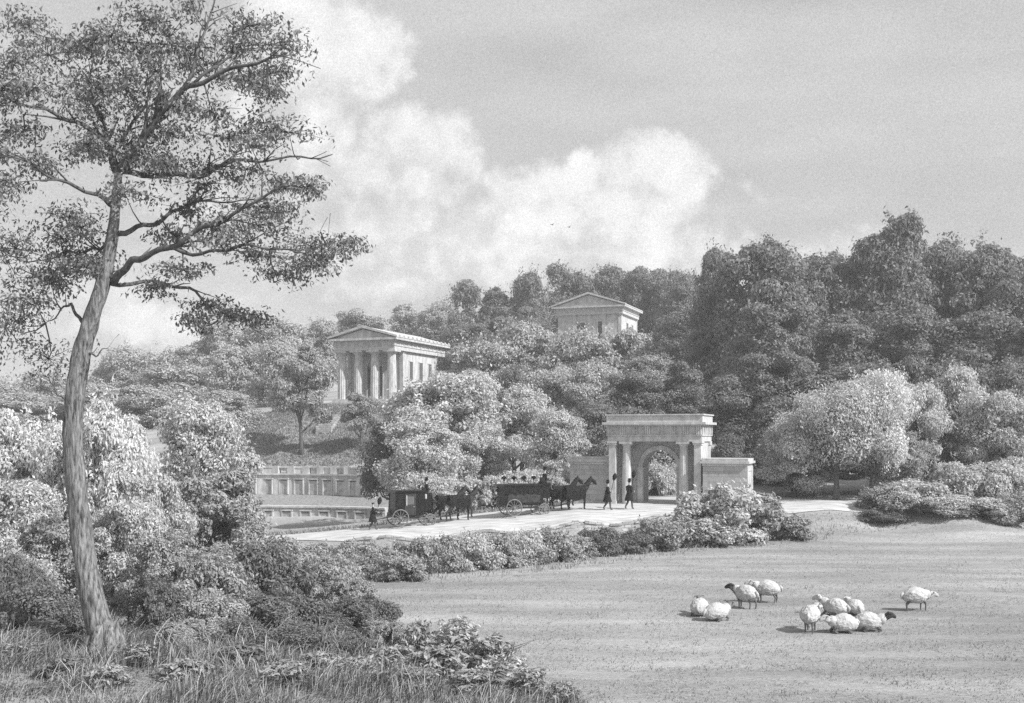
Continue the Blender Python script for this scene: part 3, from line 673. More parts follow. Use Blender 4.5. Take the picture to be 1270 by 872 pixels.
# dry stalk, stake and birds
p = P(607, 862, 24.0); o = thing('dry_stalk', 'tall dark dry stalk bending over the weeds at the bottom of the bank', 'plant', (p.x, p.y, h(p.x, p.y)-.03))
b = MB(); rnd = random.Random(8); L_ = MB()
for k in range(5):
    dx = .25+.09*k; pts = [Vector((.04*k-.1, .05*k, 0)), Vector((.04*k-.04+dx*.2, .05*k, .45)), Vector((.04*k+dx*.6, .05*k, .85+.08*k)), Vector((.04*k+dx*1.4, .05*k, 1.05+.07*k))]
    b.tube(pts, [.018,.014,.010,.004], 5)
    for j in range(4):
        q_ = pts[1].lerp(pts[2], j/4); L_.add([q_, q_+Vector((.12,.03,.10)), q_+Vector((.3,0,.02)), q_+Vector((.12,-.03,.06))], [(0,1,2,3)])
b.obj('stem', M['darkbark'], o); L_.obj('leaves', M['leaf_dark'], o)
p = P(455, 777, 33.6); o = thing('stake', 'short dark wooden stake standing at the corner of the sheep field', 'stake', (p.x, p.y, h(p.x, p.y)-.1))
b = MB(); b.tube([(0,0,0),(-.02,0,.3),(-.05,.01,.58),(-.06,.01,.62)], [.05,.055,.05,.02], 7, jag=.2); b.obj('shaft', M['darkbark'], o)
for px, py, lab in ((685, 279, 'tiny bird flying below the middle cloud, nearer the columned temple'), (706, 282, 'tiny bird flying below the middle cloud, nearer the upper temple')):
    p = P(px, py, 150); o = thing('bird', lab, 'bird', p, .6, 'birds in the sky')
    b = MB(); b.tube([(-.16,0,0),(-.05,0,.01),(.08,0,.02),(.15,0,.03)], [.01,.05,.045,.01], 6); b.add([(-.05,0,.03),(.07,0,.03),(.02,.3,.16),(-.05,.42,.10),(-.06,.25,.13)], [(0,1,2,3,4)]); b.add([(-.05,0,.03),(.07,0,.03),(.02,-.3,.16),(-.05,-.42,.10),(-.06,-.25,.13)], [(0,1,2,3,4)]); b.obj('body', M['darkcoat'], o)

# ---------------------------------------------------------------- gateway
def column(b, x, y, z0, z1, r, flute=.09, n=32, mi=0):
    hh = z1-z0; prof = [(r*1.0, z0), (r*.995, z0+hh*.3), (r*.93, z0+hh*.65), (r*.82, z1)]
    b.lathe(prof, x, y, n, flute, mi)
def capital(b, x, y, z, r, hh):
    b.lathe([(r*.83, z), (r*.95, z+hh*.2), (r*1.3, z+hh*.5), (r*1.32, z+hh*.54)], x, y, 24)
    b.box(x-r*1.4, x+r*1.4, y-r*1.4, y+r*1.4, z+hh*.54, z+hh)
def frieze_mesh(b, x0, x1, y0, y1, z0, z1, nf, ns, p=.10):
    b.box(x0, x1, y0, y1, z0, z1)
    def trig(c, w, f):
        for k in (-1, 0, 1):
            f(c+k*w*.36-w*.14, c+k*w*.36+w*.14)
    w = min((x1-x0)/nf*.42, .5)
    for i in range(nf):
        c = x0+w*.5+(x1-x0-w)*i/(nf-1)
        trig(c, w, lambda a, d: b.box(a, d, y0-p, y0, z0+.01, z1-.01)); trig(c, w, lambda a, d: b.box(a, d, y1, y1+p, z0+.01, z1-.01))
    for i in range(ns):
        c = y0+w*.5+(y1-y0-w)*i/(ns-1)
        trig(c, w, lambda a, d: b.box(x1, x1+p, a, d, z0+.01, z1-.01)); trig(c, w, lambda a, d: b.box(x0-p, x0, a, d, z0+.01, z1-.01))
def gateway():
    a = R(20); Wd, Dp = 5.68, 3.25
    c0 = P(755, 622, 69.4); z0 = 1.38
    o = thing('cemetery_gateway', 'classical stone gateway with two fluted columns and an arched carriage opening', 'gateway', (c0.x, c0.y, z0), -a)
    S, A = M['smooth'], M['ashlar']
    ch = 3.95
    b = MB(); b.box(-.15, Wd+.15, -.15, .95, -.5, .10); b.obj('plinth', S, o)
    for x in (1.05, Wd-1.10):
        b = MB(); column(b, x, .35, .10, ch-.3, .285); c = b.obj('column', S, o)
        b = MB(); capital(b, x, .35, ch-.3, .285, .3); b.obj('capital', S, c)
    for x0, x1 in ((0, .42), (Wd-.42, Wd)):
        b = MB(); b.box(x0, x1, .02, .62, .10, ch-.22); b.box(x0-.04, x1+.04, -.02, .66, .101, .3); q = b.obj('pilaster', S, o)
        b = MB(); b.box(x0-.05, x1+.05, -.03, .67, ch-.22, ch-.1); b.box(x0-.09, x1+.09, -.07, .71, ch-.1, ch-.001); b.obj('capital', S, q)
    # arch wall, set back
    cx, r, sp = Wd/2+.06, 1.08, 2.35; y0, y1 = 1.25, Dp-.35; n = 22
    b = MB(); arc = [(cx+r*math.cos(PI*i/n), sp+r*math.sin(PI*i/n)) for i in range(n+1)]
    xl, xr = .2, Wd-.2; zt = ch
    def slab(poly): b.prism(poly, y0, y1)
    b.box(xl, cx-r, y0, y1, -.5, sp); b.box(cx+r, xr, y0, y1, -.5, sp); b.box(xl, cx-r, y0, y1, sp, zt); b.box(cx+r, xr, y0, y1, sp, zt)
    for i in range(n):
        (xa, za), (xb, zb) = arc[i], arc[i+1]; b.prism([(xa, za), (xa, zt), (xb, zt), (xb, zb)], y0, y1)
    b.obj('arch_wall', A, o)
    b = MB()
    for i in range(n):
        t0, t1 = PI*i/n, PI*(i+1)/n; R1 = r+.26; R0 = r-.003
        b.prism([(cx+R0*math.cos(t0), sp+R0*math.sin(t0)), (cx+R1*math.cos(t0), sp+R1*math.sin(t0)), (cx+R1*math.cos(t1), sp+R1*math.sin(t1)), (cx+R0*math.cos(t1), sp+R0*math.sin(t1))], y0-.06, y0+.02)
    b.obj('archivolt', S, o)
    for sx in (-1, 1):
        b = MB(); xa = cx+sx*(r+.14); b.box(xa-.22, xa+.22, y0-.09, y0+.3, sp-.14, sp); b.box(xa-.17, xa+.17, y0-.05, y0+.25, -.4, sp-.141); b.obj('impost', S, o)
    for x0, x1, nm in ((.03, .4, 0), (Wd-.4, Wd-.03, 1)):   # end walls with blind arched panel
        b = MB(); b.box(x0, x1, .63, Dp-.5, -.5, ch-.002); q = b.obj('end_wall', S, o)
        xo = (x1, x1+.05) if nm else (x0-.05, x0)
        b = MB(); b.box(xo[0], xo[1], Dp-.5, Dp-.02, -.4, ch-.22); b.box(xo[0]-.05, xo[1]+.07, Dp-.6, Dp+.06, ch-.22, ch-.003); b.obj('pilaster', S, q)
        b = MB(); b.box(x0+.05, x1-.02, Dp-.499, Dp-.05, -.45, ch-.23); b.obj('corner_pier', S, q)
    b = MB(); b.box(-.06, Wd+.06, -.04, Dp, ch, ch+.34); b.box(-.12, Wd+.12, -.10, Dp+.06, ch+.34, ch+.41); b.obj('architrave', S, o)
    b = MB(); frieze_mesh(b, -.04, Wd+.04, -.02, Dp-.02, ch+.41, ch+.93, 8, 5); b.obj('frieze', S, o)
    b = MB(); b.box(-.16, Wd+.16, -.14, Dp+.1, ch+.93, ch+1.02); b.box(-.34, Wd+.34, -.32, Dp+.28, ch+1.02, ch+1.17); b.obj('cornice', S, o)
    b = MB(); b.box(-.12, Wd+.12, -.10, Dp+.06, ch+1.17, ch+1.58); b.box(-.2, Wd+.2, -.18, Dp+.14, ch+1.58, ch+1.66); b.obj('attic', S, o)
    for lab, u0, u1, v0, v1, hh in (('low stone wing wall of the gateway beside the hearse horses', -2.65, -.15, .55, 2.0, 2.98), ('stone wing wall of the gateway with a lit panelled end behind the pale shrubs', Wd+.16, Wd+2.75, -.25, 1.95, 2.95)):
        w = thing('wing_wall', lab, 'wall', (c0.x+u0*math.cos(a)+v0*math.sin(a), c0.y-u0*math.sin(a)+v0*math.cos(a), z0), -a, 'wing walls of the gateway')
        Lw, Tw = u1-u0, v1-v0
        b = MB(); b.box(0, Lw, 0, Tw, -.7, hh-.46); b.obj('wall', A, w)
        b = MB(); b.box(-.05, Lw+.05, -.05, Tw+.05, -.6, .22); b.obj('plinth', S, w)
        b = MB(); b.box(-.03, Lw+.03, -.03, Tw+.03, hh-.46, hh-.30); b.box(-.16, Lw+.18, -.16, Tw+.16, hh-.30, hh-.16); b.box(-.06, Lw+.08, -.06, Tw+.06, hh-.16, hh); b.obj('coping', S, w)
        b = MB(); b.box(Lw+.002, Lw+.06, 0, .34, .221, hh-.462); b.box(Lw+.002, Lw+.06, Tw-.34, Tw, .221, hh-.462); b.box(Lw+.002, Lw+.06, .34, Tw-.34, hh-.75, hh-.462); b.obj('panel_frame', S, w)
        b = MB(); b.box(Lw+.002, Lw+.015, .341, Tw-.341, .221, hh-.751); b.obj('panel', S, w)
gateway()

# ---------------------------------------------------------------- temples
def temple(name, label, px, D, z0, W_, L_, a, ch, ncol, ent, ped, portico, openings, front_open=(), colr=.42, triglyph=True, back=0):
    """px is the corner between front and lit side; local x runs back from that corner to the far front corner as negative"""
    c = P(px, 0, D); o = thing(name, label, 'temple', (c.x, c.y, z0), -a)
    S = M['smooth']
    b = MB()
    for k in range(3): b.box(-W_-.5+.18*k, .5-.18*k, -.5+.18*k, L_+.5-.18*k, -2.2 if k == 0 else -.5+.17*(k-1)+.001, -.5+.17*k)
    b.obj('steps', S, o)
    zf = -.16; b = MB(); b.box(-W_, 0, 0, L_, -.161, -.05); b.obj('floor_slab', S, o); zf = -.05
    if ncol:
        for i in range(ncol):
            x = -W_+colr*1.35+(W_-2.7*colr)*i/(ncol-1)
            b = MB(); column(b, x, colr*1.35, zf, ch-.42, colr); q = b.obj('column', S, o)
            b = MB(); capital(b, x, colr*1.35, ch-.42, colr, .42); b.obj('capital', S, q)
    b = MB(); b.box(-W_+.35, -.35, portico, L_-back, zf, ch-.002); q = b.obj('cella_wall', M['cata'], o)
    for (s0, s1, q0, q1) in openings:       # on the lit side: position along the side, heights
        b = MB(); b.box(-.351, -.30, s0-.12, s0, q0, q1+.12); b.box(-.351, -.30, s1, s1+.12, q0, q1+.12); b.box(-.351, -.28, s0-.18, s1+.18, q1+.121, q1+.26); w = b.obj('window', S, q)
        b = MB(); b.box(-.349, -.335, s0, s1, q0, q1+.12); b.obj('pane', M['opening'], w)  # flat dark sheet, shade of the window opening put into its colour
    for (s0, s1, q0, q1) in front_open:
        b = MB(); b.box(s0-.14, s0, portico-.06, portico+.001, q0, q1); b.box(s1, s1+.14, portico-.06, portico+.001, q0, q1); b.box(s0-.2, s1+.2, portico-.09, portico+.001, q1, q1+.2); w = b.obj('doorway' if q0 < .5 else 'window', S, q)
        b = MB(); b.box(s0, s1, portico-.02, portico-.004, q0, q1); b.obj('pane', M['opening'], w)  # dark sheet on the wall face, painted as the opening's shade
    for x0, x1, y0, y1 in ((-.72, -.28, portico-.06, portico+.5), (-W_+.28, -W_+.72, portico-.06, portico+.5), (-.72, -.28, L_-back-.5, L_-back+.06)) + (((-W_*.5-2.4, -W_*.5-1.9, portico-.18, portico+.3), (-W_*.5+1.9, -W_*.5+2.4, portico-.18, portico+.3)) if not ncol else ()):
        b = MB(); b.box(x0, x1, y0, y1, zf+.001, ch-.2); b.box(x0-.06, x1+.06, y0-.06, y1+.06, ch-.2, ch-.004); b.obj('pilaster', S, q)
    e0, e1 = ent
    b = MB(); b.box(-W_+.02, -.02, .02, L_-.02, ch, ch+e0); b.box(-W_-.05, .05, -.05, L_+.05, ch+e0, ch+e0+.08); b.obj('architrave', S, o)
    b = MB()
    if triglyph: frieze_mesh(b, -W_+.02, -.02, .02, L_-.02, ch+e0+.08, ch+e0+e1, 9, 13, .06)
    else: b.box(-W_+.02, -.02, .02, L_-.02, ch+e0+.08, ch+e0+e1)
    b.obj('frieze', S, o)
    zt = ch+e0+e1
    b = MB(); b.box(-W_-.45, .45, -.45, L_+.45, zt, zt+.24); b.obj('cornice', S, o)
    zt += .24
    b = MB(); b.prism([(-W_-.2, zt), (.2, zt), (-W_/2, zt+ped-.2)], -.12, .3); b.obj('pediment', M['cata'], o)
    for sx in (-1, 1):
        xe = -W_/2+sx*(W_/2+.5); b = MB(); b.prism([(xe, zt), (xe, zt+.2), (-W_/2, zt+ped+.2), (-W_/2, zt+ped-.06)], -.5, -.1); b.obj('raking_cornice', S, o)
        b = MB(); b.prism([(xe, zt+.001), (xe, zt+.13), (-W_/2, zt+ped+.13), (-W_/2, zt+ped-.1)], -.099, L_+.45); rf = b.obj('roof', M['roofing'], o)
        if triglyph:
            for k in range(13):
                y = .2+(L_-.2)*k/12; bb = MB(); bb.prism([(y-.16, zt+.13), (y+.16, zt+.13), (y+.13, zt+.26), (y, zt+.32), (y-.13, zt+.26)], xe-.06, xe+.06, 'x'); bb.obj('antefix', S, rf)
    return o
temple('columned_temple', 'stone temple with four fluted columns and a pediment on the grassy hill', 489.5, 119, 9.62, 7.35, 12.8, R(21), 5.15, 4, (.42,.62), 1.15, 2.6,
       [(4.2, 5.0, 1.8, 4.0), (6.6, 7.5, 1.8, 4.0), (9.0, 9.8, 1.8, 4.0)], [(-4.6, -2.8, 0, 3.6)], .52, True, 1.6)
temple('upper_temple', 'plain pedimented stone temple half hidden among trees near the hilltop', 772.5, 158, 17.6, 9.9, 9.6, R(20), 5.2, 0, (.4,.55), 1.75, .35,
       [(3.4, 4.4, .2, 4.0), (6.6, 7.2, 2.4, 4.0)], [(-6.9, -5.6, 3.1, 4.1), (-3.7, -2.6, 0.1, 4.2)], .4, False, 0)
# stair down from the temple
s0 = P(416, 500, 116.5)
st = MB()
for k in range(9): st.box(-.8, .8, -.45*(k+1), -.45*k, -2.6, -.15*k)
so = st.obj('stone_steps', M['wallstone']); so.location = (s0.x, s0.y, h(s0.x, s0.y)+.12); so.rotation_euler = (0,0,R(-8))
tag(so, 'flight of pale stone steps on the grass below the columned temple', 'steps')

# ---------------------------------------------------------------- catacombs
def catacombs():
    pA, pB = Vector((X(300, 103.2), 103.2)), Vector((X(462, 98.3), 98.3)); d = pB-pA; Lw = d.length; ang = math.atan2(d.y, d.x)
    def arc(s): return -1.1*math.sin(PI*s/Lw)+0   # bulge away from the viewer is +y local
    def build(name, lab, o2, ang, Lw, base, hh, doors, dh, balus):
        w = thing(name, lab, 'wall', o2, ang); S = M['cata']; nseg = 36
        def strip(b, y0, y1, z0, z1, s0=0, s1=None):
            s1 = Lw if s1 is None else s1; m = max(2, int(nseg*(s1-s0)/Lw)+1)
            for i in range(m):
                a, c = s0+(s1-s0)*i/m, s0+(s1-s0)*(i+1)/m
                b.add([(a,y0-arc(a),z0),(c,y0-arc(c),z0),(c,y1-arc(c),z0),(a,y1-arc(a),z0),(a,y0-arc(a),z1),(c,y0-arc(c),z1),(c,y1-arc(c),z1),(a,y1-arc(a),z1)], [(0,3,2,1),(4,5,6,7),(0,1,5,4),(2,3,7,6)]+([(3,0,4,7)] if i == 0 else [])+([(1,2,6,5)] if i == m-1 else []))
        b = MB(); strip(b, 0, .8, base-.8, base+hh); b.obj('wall', S, w)
        b = MB(); strip(b, -.16, .9, base+hh, base+hh+.14); b.obj('cornice', S, w)
        for k in range(doors):
            s = Lw*(k+.6)/doors; y = -arc(s); b = MB(); ww = .40
            b.box(s-ww-.11, s-ww, y-.10, y+.05, base+.02, base+dh); b.box(s+ww, s+ww+.11, y-.10, y+.05, base+.02, base+dh); b.box(s-ww-.16, s+ww+.16, y-.12, y+.05, base+dh, base+dh+.13); q = b.obj('doorway', S, w)
            b = MB(); b.box(s-ww, s+ww, y-.03, y+.05, base+.02, base+dh); b.obj('sealed_slab', M['slab'], q)
            b = MB(); b.box(s-ww, s+ww, y-.045, y-.031, base+dh-.12, base+dh-.002); b.obj('painted_shade_strip', M['opening'], q)  # dark strip laid over the slab, painting the shade under the lintel
        if balus:
            t = base+hh+.14
            b = MB(); strip(b, .15, .5, t+.5, t+.64); rail = b.obj('balustrade_rail', S, w)
            npier = doors
            for k in range(npier+1):
                s = Lw*k/npier; y = -arc(s); b = MB(); b.box(max(0,s-.35), min(Lw,s+.35), y+.12, y+.53, t+.001, t+.66); b.obj('pier', S, w)
                if k < npier and k % 2 == 0:
                    for j in range(5):
                        u = s+.55+(Lw/npier-1.1)*j/4; b = MB(); yy = -arc(u)+.32; b.lathe([(.07,t+.001),(.10,t+.14),(.05,t+.34),(.08,t+.498)], u, yy, 8); b.obj('baluster', S, w)
                elif k < npier:
                    b = MB(); strip(b, .2, .45, t+.002, t+.5, s+.352, s+Lw/npier-.352); b.obj('parapet_panel', S, w)
        return w
    build('catacomb_wall', 'curved pale catacomb wall with sealed doorways and a balustrade on top', (pA.x, pA.y, 0), ang, Lw, .35, 1.75, 9, 1.35, True)
    pA2, pB2 = Vector((X(318, 97.2), 97.2)), Vector((X(478, 94.0), 94.0)); d2 = pB2-pA2
    def arc(s): return -.5*math.sin(PI*s/d2.length)
    build('terrace_wall', 'lower pale terrace wall with half buried doorways under the catacomb wall', (pA2.x, pA2.y, 0), math.atan2(d2.y, d2.x), d2.length, -1.6, 1.12, 7, .82, False)
    b = MB(); vs = []; n = 30
    for i in range(n+1):
        t = i/n; f = pA2.lerp(pB2, t); k = pA.lerp(pB, t)
        nf = Vector((-d2.y, d2.x)).normalized(); f = f+nf*(.75+.5*math.sin(PI*t)); k = k+Vector((-d.y, d.x)).normalized()*(.1+1.1*math.sin(PI*t))
        for j in range(5):
            p = f.lerp(k, j/4); vs.append((p.x, p.y, -.42+(.42+.36)*(j/4)))
    b.add(vs, [(i*5+j, (i+1)*5+j, (i+1)*5+j+1, i*5+j+1) for i in range(n) for j in range(4)]); structure(b.obj('terrace', M['terrace']))
catacombs()

# ---------------------------------------------------------------- retaining wall along the drive
def rwall():
    o = thing('retaining_wall', 'low pale rubble retaining wall holding up the drive above the hedge', 'wall', (0,0,0))
    xs = np.arange(-8.6, 10.01, .35); b, c = MB(), MB(); prev = None
    for x in xs:
        y = float(np.interp(x, [r[0] for r in RD], [r[1] for r in RD]))-.32; z = h(x, y+.9)+.06
        cur = (x, y, z)
        if prev:
            (xa, ya, za), (xb, yb_, zb) = prev, cur
            def seg(B, o0, o1, d0, d1): B.add([(xa,ya+o0,za+d0),(xb,yb_+o0,zb+d0),(xb,yb_+o1,zb+d0),(xa,ya+o1,za+d0),(xa,ya+o0,za+d1),(xb,yb_+o0,zb+d1),(xb,yb_+o1,zb+d1),(xa,ya+o1,za+d1)], [(0,3,2,1),(4,5,6,7),(0,1,5,4),(2,3,7,6),(3,0,4,7),(1,2,6,5)])
            seg(b, 0, .42, -1.6, -.10)
            if random.random() > .1: 
                e = random.uniform(-.03, .03); seg(c, -.05+e, .46, -.10, .02+e)
        prev = cur
    b.obj('wall', M['wallstone'], o); c.obj('coping', M['wallstone'], o)
random.seed(3); rwall()

# ---------------------------------------------------------------- animals and people
def skin(name, verts, edges, radii, mats, sub=2, root=0):
    me = bpy.data.meshes.new(name); me.from_pydata(verts, edges, []); me.update()
    t = bpy.data.objects.new('tmp_body', me); COL.objects.link(t)
    t.modifiers.new('s', 'SKIN'); 
    sv = me.skin_vertices[0].data
    for i, r in enumerate(radii): sv[i].radius = (r, r) if not hasattr(r, '__len__') else r
    for i in range(len(verts)): sv[i].use_root = (i == root)
    t.modifiers['s'].use_smooth_shade = True
    m = t.modifiers.new('u', 'SUBSURF'); m.levels = sub; m.render_levels = sub
    dg = bpy.context.evaluated_depsgraph_get(); out = bpy.data.meshes.new_from_object(t.evaluated_get(dg)); out.name = name
    bpy.data.objects.remove(t); bpy.data.meshes.remove(me)
    out.materials.clear()
    for q in (mats if isinstance(mats, (list, tuple)) else [mats]): out.materials.append(q)
    return out
def paint(me, fn):
    for p in me.polygons: p.material_index = fn(p.center)

def fleece_mesh(seed, lying=False):
    bm = bmesh.new(); bmesh.ops.create_icosphere(bm, subdivisions=5, radius=1)
    for v in bm.verts:
        p = v.co.copy(); x = p.x; k = 1-.10*x*x
        s = Vector((.56*p.x, (.33+.03*(1-x))*k*p.y, .34*k*p.z))
        if s.z < 0: s.z *= .95
        s.z += .03*math.cos(x*3)
        n1 = noise.noise(p*3.2+Vector((seed*3.1, 0, 0))); n2 = noise.noise(p*9+Vector((seed, 5, 0))); n3 = noise.noise(p*22+Vector((seed, 1, 7)))
        s += p*(.022*n1+.022*n2+.016*n3)
        if lying and s.z < -.24: s.z = -.24-(s.z+.24)*.1; s.y *= 1.12
        if p.x > .55: s.z += (p.x-.55)*.28
        v.co = s
    me = bpy.data.meshes.new('fleece'); bm.to_mesh(me); bm.free(); me.materials.append(M['fleece'])
    me.polygons.foreach_set('use_smooth', [True]*len(me.polygons)); return me
def sheep(label, px, py, heading, pose, face, fl, head=0, hz=0, sc=1.0, seed=1):
    D = 5.7*F/(py-HY); x = X(px, D); o = thing('sheep', label, 'sheep', (x, D, h(x, D)), R(heading), 'sheep in the field', sc)
    hc = .58 if pose == 'stand' else .30
    # body skeleton; +x is forward
    c, s = math.cos(R(head)), math.sin(R(head))
    def hd(a, w, z): return (.42+a*c-w*s, a*s+w*c, z)
    V = [(-.30,0,hc+.02), (0,0,hc), (.34,0,hc+.06), hd(.18,0,hc+.20+hz*.5), hd(.32,0,hc+.34+hz), hd(.45,0,hc+.26+hz), hd(.55,0,hc+.16+hz)]
    E = [(0,1),(1,2),(2,3),(3,4),(4,5),(5,6)]; Rr = [.19,.2,.18,.12,.10,.085,.06]
    for w in (-1, 1):   # ears
        V += [hd(.30, w*.09, hc+.37+hz), hd(.27, w*.22, hc+.34+hz)]; k = len(V); E += [(4,k-2),(k-2,k-1)]; Rr += [.03,.018]
    for w in (-1, 1):
        if pose == 'stand':
            j = .05*w
            V += [(-.34,w*.13,hc-.14),(-.30+j,w*.13,.40),(-.40+j,w*.13,.24),(-.37+j,w*.13,.05),(-.34+j,w*.13,.015)]; k = len(V); E += [(0,k-5),(k-5,k-4),(k-4,k-3),(k-3,k-2),(k-2,k-1)]; Rr += [.10,.07,.035,.03,.035]
            V += [(.30,w*.12,hc-.16),(.31-j,w*.12,.28),(.30-j,w*.12,.05),(.33-j,w*.12,.015)]; k = len(V); E += [(2,k-4),(k-4,k-3),(k-3,k-2),(k-2,k-1)]; Rr += [.08,.035,.028,.034]
        else:
            V += [(-.20,w*.22,.16),(.0,w*.30,.10),(-.2,w*.30,.04),(-.08,w*.33,.03)]; k = len(V); E += [(0,k-4),(k-4,k-3),(k-3,k-2),(k-2,k-1)]; Rr += [.10,.06,.035,.03]
            V += [(.32,w*.16,.16),(.46,w*.17,.07),(.32,w*.19,.035),(.42,w*.2,.03)]; k = len(V); E += [(2,k-4),(k-4,k-3),(k-3,k-2),(k-2,k-1)]; Rr += [.07,.04,.03,.03]
    bm_ = skin('body', V, E, Rr, [M['shank'], M[face]], 2, 1); paint(bm_, lambda c_: 1 if c_.z > hc-.12+min(0,hz) and (c_.x > .60 or c_.z > hc+.30) else 0); put('body', bm_, o)
    f = put('fleece', fleece_mesh(seed, pose != 'stand'), o, M[fl]); f.location = (-.02, 0, hc+.03)
    # neck wool and tail
    bm = bmesh.new(); bmesh.ops.create_icosphere(bm, subdivisions=3, radius=1)
    a, b_ = Vector((.30,0,hc+.06)), Vector(hd(.15,0,hc+.22+hz*.6)); ax = b_-a; mt = Matrix.Translation((a+b_)/2) @ ax.to_track_quat('X','Z').to_matrix().to_4x4()
    for v in bm.verts:
        p = v.co; v.co = mt @ (Vector((p.x*(ax.length*.62+.03), p.y*.19, p.z*.2))+p*.02*noise.noise(p*6))
    me = bpy.data.meshes.new('neck_wool'); bm.to_mesh(me); bm.free(); me.materials.append(M[fl]); me.polygons.foreach_set('use_smooth', [True]*len(me.polygons)); put('neck_wool', me, o)
    b = MB(); b.tube([(-.52,0,hc+.16),(-.62,0,hc+.06),(-.61,0,hc-.10)], [.06,.06,.03], 8); b.obj('tail', M[fl], o, True)
    b = MB()
    for w in (-1, 1): 
        p = Vector(hd(.42, w*.075, hc+.32+hz)); b.lathe([(.002,p.z-.012),(.012,p.z-.006),(.012,p.z+.006),(.002,p.z+.012)], p.x, p.y, 6)
    b.obj('eyes', M['black'], o)
for i, a in enumerate([
 ('sheep lying with its back to us, nearest the field hedge', 868, 763, 72, 'lie', 'greyface', 'fleece', 25, .03),
 ('lying sheep with grey face turned to the standing pair', 889, 769, 28, 'lie', 'greyface', 'fleece', 10, 0),
 ('standing dark faced sheep seen from behind, looking towards the hedge', 925, 754, 128, 'stand', 'blackface', 'fleece', 35, .02),
 ('standing sheep side on behind the one seen from behind', 951, 747, 172, 'stand', 'face', 'fleece', 15, .02),
 ('largest standing sheep casting a long shadow beside the lying ones', 1005, 783, 68, 'stand', 'face', 'fleece', -35, .02),
 ('sheep with raised head resting behind the largest standing sheep', 1036, 763, 132, 'lie', 'face', 'fleece', 25, .10),
 ('small sheep lying farthest back in the larger group', 1060, 762, 95, 'lie', 'face', 'fleece', 10, .02),
 ('lying sheep with pale face beside the legs of the largest sheep', 1046, 784, 195, 'lie', 'face', 'fleece', 0, -.02),
 ('lying sheep with a black head at the end of the group', 1077, 782, 345, 'lie', 'blackface', 'fleece', 5, .04),
 ('lone standing sheep grazing apart from the others', 1136, 757, 5, 'stand', 'face', 'fleece', 5, -.18)]):
    sheep(*a, sc=.80 if i != 6 else .72, seed=i+1)

def horse(label, loc, rz, sc, coat, lift, cloth=.8, grp=None):
    o = thing('horse', label, 'horse', loc, rz, grp, sc)
    V = [(-.58,0,1.30),(-.05,0,1.22),(.52,0,1.26),(.76,0,1.46),(.98,0,1.74),(1.14,0,1.96),(1.32,0,1.82),(1.52,0,1.60)]
    E = [(i,i+1) for i in range(7)]; Rr = [.29,.29,.28,.21,.145,.115,.105,.07]
    for w in (-1,1):
        V += [(1.12,w*.06,2.07),(1.12,w*.07,2.18)]; k = len(V); E += [(5,k-2),(k-2,k-1)]; Rr += [.035,.015]
    for w in (-1,1):
        st = .14*w*lift
        V += [(-.60,w*.16,1.08),(-.44+st*.3,w*.17,.84),(-.74+st,w*.16,.52),(-.70+st*1.3,w*.16,.15),(-.64+st*1.3,w*.16,.04)]; k = len(V)
        E += [(0,k-5),(k-5,k-4),(k-4,k-3),(k-3,k-2),(k-2,k-1)]; Rr += [.20,.14,.075,.05,.065]
        if w*lift < 0: V += [(.58,w*.15,1.04),(.76,w*.15,.66),(.70,w*.15,.34),(.78,w*.15,.24)]
        else: V += [(.58,w*.15,1.04),(.62,w*.15,.54),(.58,w*.15,.14),(.64,w*.15,.04)]
        k = len(V); E += [(2,k-4),(k-4,k-3),(k-3,k-2),(k-2,k-1)]; Rr += [.15,.07,.048,.065]
    put('body', skin('body', V, E, Rr, coat, 2, 1), o)
    b = MB(); b.tube([(-.84,0,1.42),(-1.0,0,1.2),(-1.02,0,.85),(-.98,0,.55)], [.05,.08,.09,.02], 8, jag=.3); b.obj('tail', M['blackcloth'], o, True)
    b = MB()
    for k in range(9):
        t = k/8; p = Vector((.72,0,1.64)).lerp(Vector((1.08,0,2.04)), t); b.tube([p, p+Vector((-.08,.06,-.05)), p+Vector((-.10,.1,-.2))], [.05,.05,.01], 5)
    b.obj('mane', M['blackcloth'], o, True)
    b = MB(); b.torus((1.36,0,1.78), .13, .014, 'y', 14, 5); b.tube([(1.14,.11,1.96),(1.3,.11,1.82),(1.46,.085,1.64)], .014, 5); b.tube([(1.14,-.12,1.96),(1.3,-.12,1.82),(1.46,-.085,1.64)], .014, 5); b.tube([(1.46,-.09,1.66),(1.0,-.2,1.62),(.3,-.28,1.58),(-.9,-.2,1.62)], .012, 5)
    b.obj('harness', M['black'], o, True)
    if cloth:
        b = MB(); n, m = 14, 13; vs = []
        for i in range(n+1):
            x = -.70+1.30*i/n
            for j in range(m+1):
                a = -1+2*j/m; sd = abs(a); top = 1.565-.05*math.sin((x+.7)*2.4)
                y = math.copysign(min(.36, sd*.62), a)+.025*math.sin(i*1.7)*sd; z = top-(0 if sd < .35 else (sd-.35)/.65*(cloth+.12*math.sin((x+.7)*2.3)))-sd*.06
                vs.append((x, y, z+.02))
        b.add(vs, [(i*(m+1)+j, (i+1)*(m+1)+j, (i+1)*(m+1)+j+1, i*(m+1)+j+1) for i in range(n) for j in range(m)])
        b.obj('mourning_cloth', M['blackcloth'], o, True)
    return o

